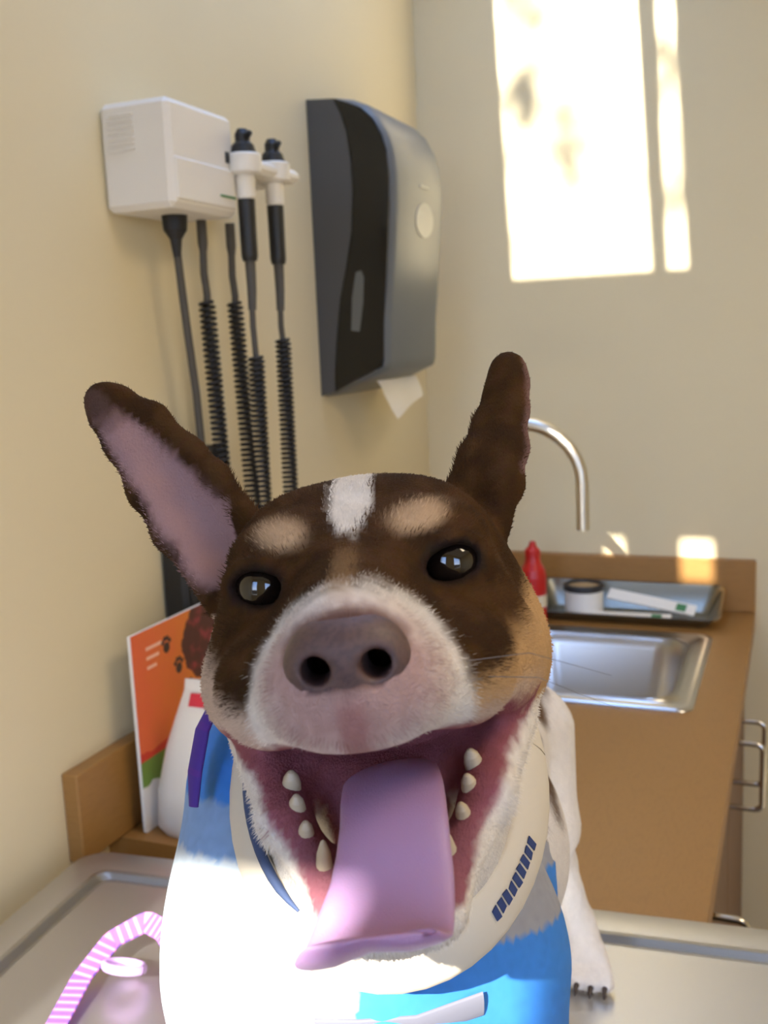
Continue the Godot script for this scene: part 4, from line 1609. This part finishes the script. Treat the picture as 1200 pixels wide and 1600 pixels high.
func harness(root: Node3D, bf: Field) -> void:
	var blue := mat("harness_cloth", Color.WHITE, 0.7)
	blue.vertex_color_use_as_albedo = true
	relief(blue, 0.2, 60.0, 3.0, 51)
	var h := Node3D.new()
	h.name = "harness"
	root.add_child(h, true)
	h.set_meta("label", "blue and grey dog harness with cream neck band")
	# vest cloth: a shell over the chest and shoulders
	var to_head := HEAD.affine_inverse()
	var vest := func(p: Vector3, d: float) -> float:
		var q := to_head * p - RC
		var along := q.dot(RN)
		var v := d - 0.0065
		v = maxf(v, 0.004 - along)                       # starts at the neck band
		v = maxf(v, 1.50 - p.z)                          # ends behind the shoulders
		v = maxf(v, (TOP + 0.165) - p.y)                 # and above the legs
		return v
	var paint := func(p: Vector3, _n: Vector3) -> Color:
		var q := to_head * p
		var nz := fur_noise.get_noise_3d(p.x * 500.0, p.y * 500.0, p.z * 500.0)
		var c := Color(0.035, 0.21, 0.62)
		# grey mesh on the right shoulder, left chest painted pale as sunlit
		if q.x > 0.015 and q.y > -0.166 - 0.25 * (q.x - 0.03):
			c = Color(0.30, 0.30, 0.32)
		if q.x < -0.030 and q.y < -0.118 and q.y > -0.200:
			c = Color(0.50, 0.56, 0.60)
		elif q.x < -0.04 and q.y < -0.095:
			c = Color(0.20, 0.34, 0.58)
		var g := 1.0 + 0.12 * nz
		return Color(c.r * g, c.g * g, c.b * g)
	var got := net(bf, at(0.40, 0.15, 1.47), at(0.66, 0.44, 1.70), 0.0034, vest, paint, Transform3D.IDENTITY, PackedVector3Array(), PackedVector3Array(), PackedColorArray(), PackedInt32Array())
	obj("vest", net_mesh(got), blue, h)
	# padded neck band
	var cream := mat("band_cloth", srgb(214, 203, 182), 0.75)
	relief(cream, 0.2, 60.0, 3.0, 52)
	var st := begin()
	var pts := []
	var sides := []
	for i in 49:
		var a := TAU * i / 48.0
		pts.append(ring_at(a, 0.0605, 0.0805, 0.0))
		sides.append(HEAD.basis * (RN + (Vector3(1, 0, 0) * cos(a) + RV * sin(a)) * 0.55).normalized())
	sweep(st, pts, [0.0120], [0.0045], sides, 14, false)
	obj("neck_band", st, cream, h)
	# dark strip standing in for the gap shadow inside the band
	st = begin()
	var shade_pts := []
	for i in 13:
		shade_pts.append(ring_at(deg_to_rad(128.0 + i * 5.0), 0.0560, 0.0770, -0.0105))
	tube(st, shade_pts, [0.0006, 0.0012, 0.0018, 0.0020, 0.0020, 0.0020, 0.0020, 0.0020, 0.0020, 0.0020, 0.0018, 0.0012, 0.0006], 8)
	obj("edge_shade", st, mat("edge_shade", srgb(58, 74, 108), 0.7), h)
	# dark blue lettering on the band, too blurred to read
	var ink := mat("band_print", srgb(44, 62, 110), 0.7)
	st = begin()
	var rng := RandomNumberGenerator.new()
	rng.seed = 3
	for i in 9:
		var a := deg_to_rad(30.0 + i * 2.9)
		var o := HEAD.basis * (Vector3(1, 0, 0) * cos(a) + RV * sin(a)).normalized()
		var w := (HEAD.basis * (RN + (Vector3(1, 0, 0) * cos(a) + RV * sin(a)) * 0.55)).normalized()
		var t := w.cross(o).normalized()
		var nn := t.cross(w).normalized()
		if nn.dot(o) < 0:
			nn = -nn
		var c := ring_at(a, 0.0605, 0.0805, 0.0) + nn * 0.0044 - w * 0.002
		var hh := 0.0030
		slab(st, [c - t * 0.0013 - w * hh, c + t * 0.0013 - w * hh * rng.randf_range(0.5, 1.0), c + t * 0.0013 + w * hh, c - t * 0.0013 + w * hh * rng.randf_range(0.5, 1.0)], nn * 0.0005)
	obj("lettering", st, ink, h)
	# chest strap with a buckle
	st = begin()
	var grey := mat("strap_grey", srgb(112, 112, 122), 0.6)
	sweep(st, [at(0.520, 0.262, 1.660), at(0.535, 0.262, 1.6645), at(0.550, 0.262, 1.660), at(0.570, 0.260, 1.648), at(0.592, 0.262, 1.628)], [0.0065], [0.0014], [Vector3(0, 1, 0.25)], 10)
	obj("chest_strap", st, grey, h)
	# purple webbing over the shoulder
	var pur := mat("webbing", srgb(84, 50, 140), 0.7)
	pur.albedo_texture = webbing_print()
	pur.uv1_triplanar = true
	pur.uv1_scale = Vector3.ONE * 60.0
	st = begin()
	sweep(st, [hd(-0.076, -0.050, -0.118), hd(-0.084, -0.064, -0.112), hd(-0.088, -0.080, -0.106), hd(-0.090, -0.094, -0.104)], [0.003, 0.0055, 0.0055, 0.003], [0.0015], [HEAD.basis * Vector3(0.7, 0, 0.7)], 10)
	obj("shoulder_webbing", st, pur, h)

func webbing_print() -> ImageTexture:
	var im := Image.create(32, 32, false, Image.FORMAT_RGB8)
	im.fill(Color(0.85, 0.8, 1.0))
	im.fill_rect(Rect2i(0, 0, 32, 5), Color(1, 0.75, 1))
	return ImageTexture.create_from_image(im)

func leash() -> void:
	var l := thing("leash", "purple leash webbing with pink stripes curling on the steel table", "leash", at(0.19, 0.02, 1.38))
	var web := mat("leash_web", Color.WHITE, 0.65)
	web.vertex_color_use_as_albedo = true
	# path lies on the table, rises a little and runs to the dog
	var way := [at(0.235, 0.023, 1.56), at(0.212, 0.024, 1.50), at(0.190, 0.026, 1.435), at(0.176, 0.032, 1.385), at(0.178, 0.042, 1.345), at(0.198, 0.050, 1.325), at(0.222, 0.052, 1.335), at(0.260, 0.060, 1.37), at(0.34, 0.085, 1.44), at(0.44, 0.12, 1.50)]
	var cur := Curve3D.new()
	for i in way.size():
		var tan_: Vector3 = (way[mini(i + 1, way.size() - 1)] - way[maxi(i - 1, 0)]) / 6.0
		cur.add_point(way[i], -tan_, tan_)
	var pts := cur.get_baked_points()
	var L := cur.get_baked_length()
	var n := 220
	var st := begin()
	var rows := []
	for i in n + 1:
		var p := cur.sample_baked(L * i / n)
		var p2 := cur.sample_baked(minf(L, L * (i + 1) / n))
		if i == n:
			p2 = p + (p - cur.sample_baked(L * (n - 1) / n))
		var t := (p2 - p).normalized()
		var s := t.cross(Vector3(0, 1, 0)).normalized().rotated(t, 0.7 * smoothstep(0.3, 0.5, float(i) / n))
		rows.append([p, s, s.cross(t)])
	for i in n:
		var c := Color(0.20, 0.085, 0.42) if i % 3 != 0 else Color(0.75, 0.25, 0.55)
		var a: Array = rows[i]
		var b: Array = rows[i + 1]
		st.set_color(c)
		for sd in [1.0, -1.0]:
			var o: Vector3 = a[2] * 0.0011 * sd
			quad(st, a[0] + a[1] * 0.0085 + o, a[0] - a[1] * 0.0085 + o, b[0] - b[1] * 0.0085 + o, b[0] + b[1] * 0.0085 + o, o)
			var e: Vector3 = a[1] * 0.0085 * sd
			quad(st, a[0] + e + a[2] * 0.0011, a[0] + e - a[2] * 0.0011, b[0] + b[1] * 0.0085 * sd - b[2] * 0.0011, b[0] + b[1] * 0.0085 * sd + b[2] * 0.0011, e)
	obj("webbing", st, web, l)
	var clip := mat("clip", srgb(196, 160, 214), 0.35)
	st = begin()
	var ring := []
	for i in 17:
		var a := PI * 2.0 * i / 16.0
		ring.append(at(0.205 + 0.016 * cos(a), 0.036 + 0.006 * sin(a), 1.368 + 0.014 * sin(a)))
	sweep(st, ring, [0.004], [0.003], [Vector3(0, 1, 0)], 8, false)
	obj("buckle", st, clip, l)

# ------------------------------------------------------------------ greenery added outside to dapple the roof light patch
func added_tree() -> void:
	var t := thing("added_tree", "slender unseen greenery added beyond the front wall to dapple the sun patch", "added_tree", Vector3(-0.5, 0, 4.9))
	var bark := mat("bark", srgb(92, 76, 60), 0.9)
	var st := begin()
	tube(st, [Vector3(-0.5, 0, 4.9), Vector3(-0.46, 1.4, 4.88), Vector3(-0.42, 3.2, 4.8), Vector3(-0.36, 5.2, 4.75)], [0.08, 0.065, 0.05, 0.02], 10)
	obj("trunk", st, bark, t)
	for q in [[Vector3(-0.42, 3.6, 4.8), Vector3(-0.15, 4.3, 4.6), Vector3(0.10, 4.64, 4.5)], [Vector3(-0.40, 4.2, 4.78), Vector3(-0.15, 4.77, 4.6), Vector3(0.06, 4.98, 4.5)], [Vector3(-0.38, 4.5, 4.77), Vector3(0.05, 4.92, 4.6), Vector3(0.33, 4.96, 4.5)]]:
		st = begin()
		tube(st, q, [0.02, 0.012, 0.005], 8)
		obj("branch", st, bark, t)
	var lm := mat("leaf", srgb(92, 128, 60), 0.6)
	lm.backlight_enabled = true
	lm.backlight = Color(0.12, 0.18, 0.05)
	var rng := RandomNumberGenerator.new()
	rng.seed = 11
	st = begin()
	for c in [[Vector3(0.115, 4.74, 4.5), Vector3(0.04, 0.17, 0.12), 22], [Vector3(0.02, 4.96, 4.5), Vector3(0.06, 0.22, 0.12), 26], [Vector3(0.345, 4.92, 4.5), Vector3(0.05, 0.26, 0.12), 55], [Vector3(-0.36, 5.1, 4.75), Vector3(0.3, 0.4, 0.3), 60]]:
		for i in c[2]:
			var o := Vector3(rng.randf_range(-1, 1), rng.randf_range(-1, 1), rng.randf_range(-1, 1)) * (c[1] as Vector3)
			var d := Vector3(rng.randf_range(-1, 1), rng.randf_range(-1.2, 0.2), rng.randf_range(-1, 1)).normalized()
			var sd := d.cross(Vector3(0, 0.9, 0.4)).normalized() * 0.017
			var a: Vector3 = c[0] + o
			var m := a + d * 0.035
			var b := a + d * 0.075
			var n := d.cross(sd)
			tri(st, a, m + sd, b, n)
			tri(st, a, b, m - sd, n)
	var lv := obj("foliage", st, lm, t)
	lv.set_meta("kind", "stuff")
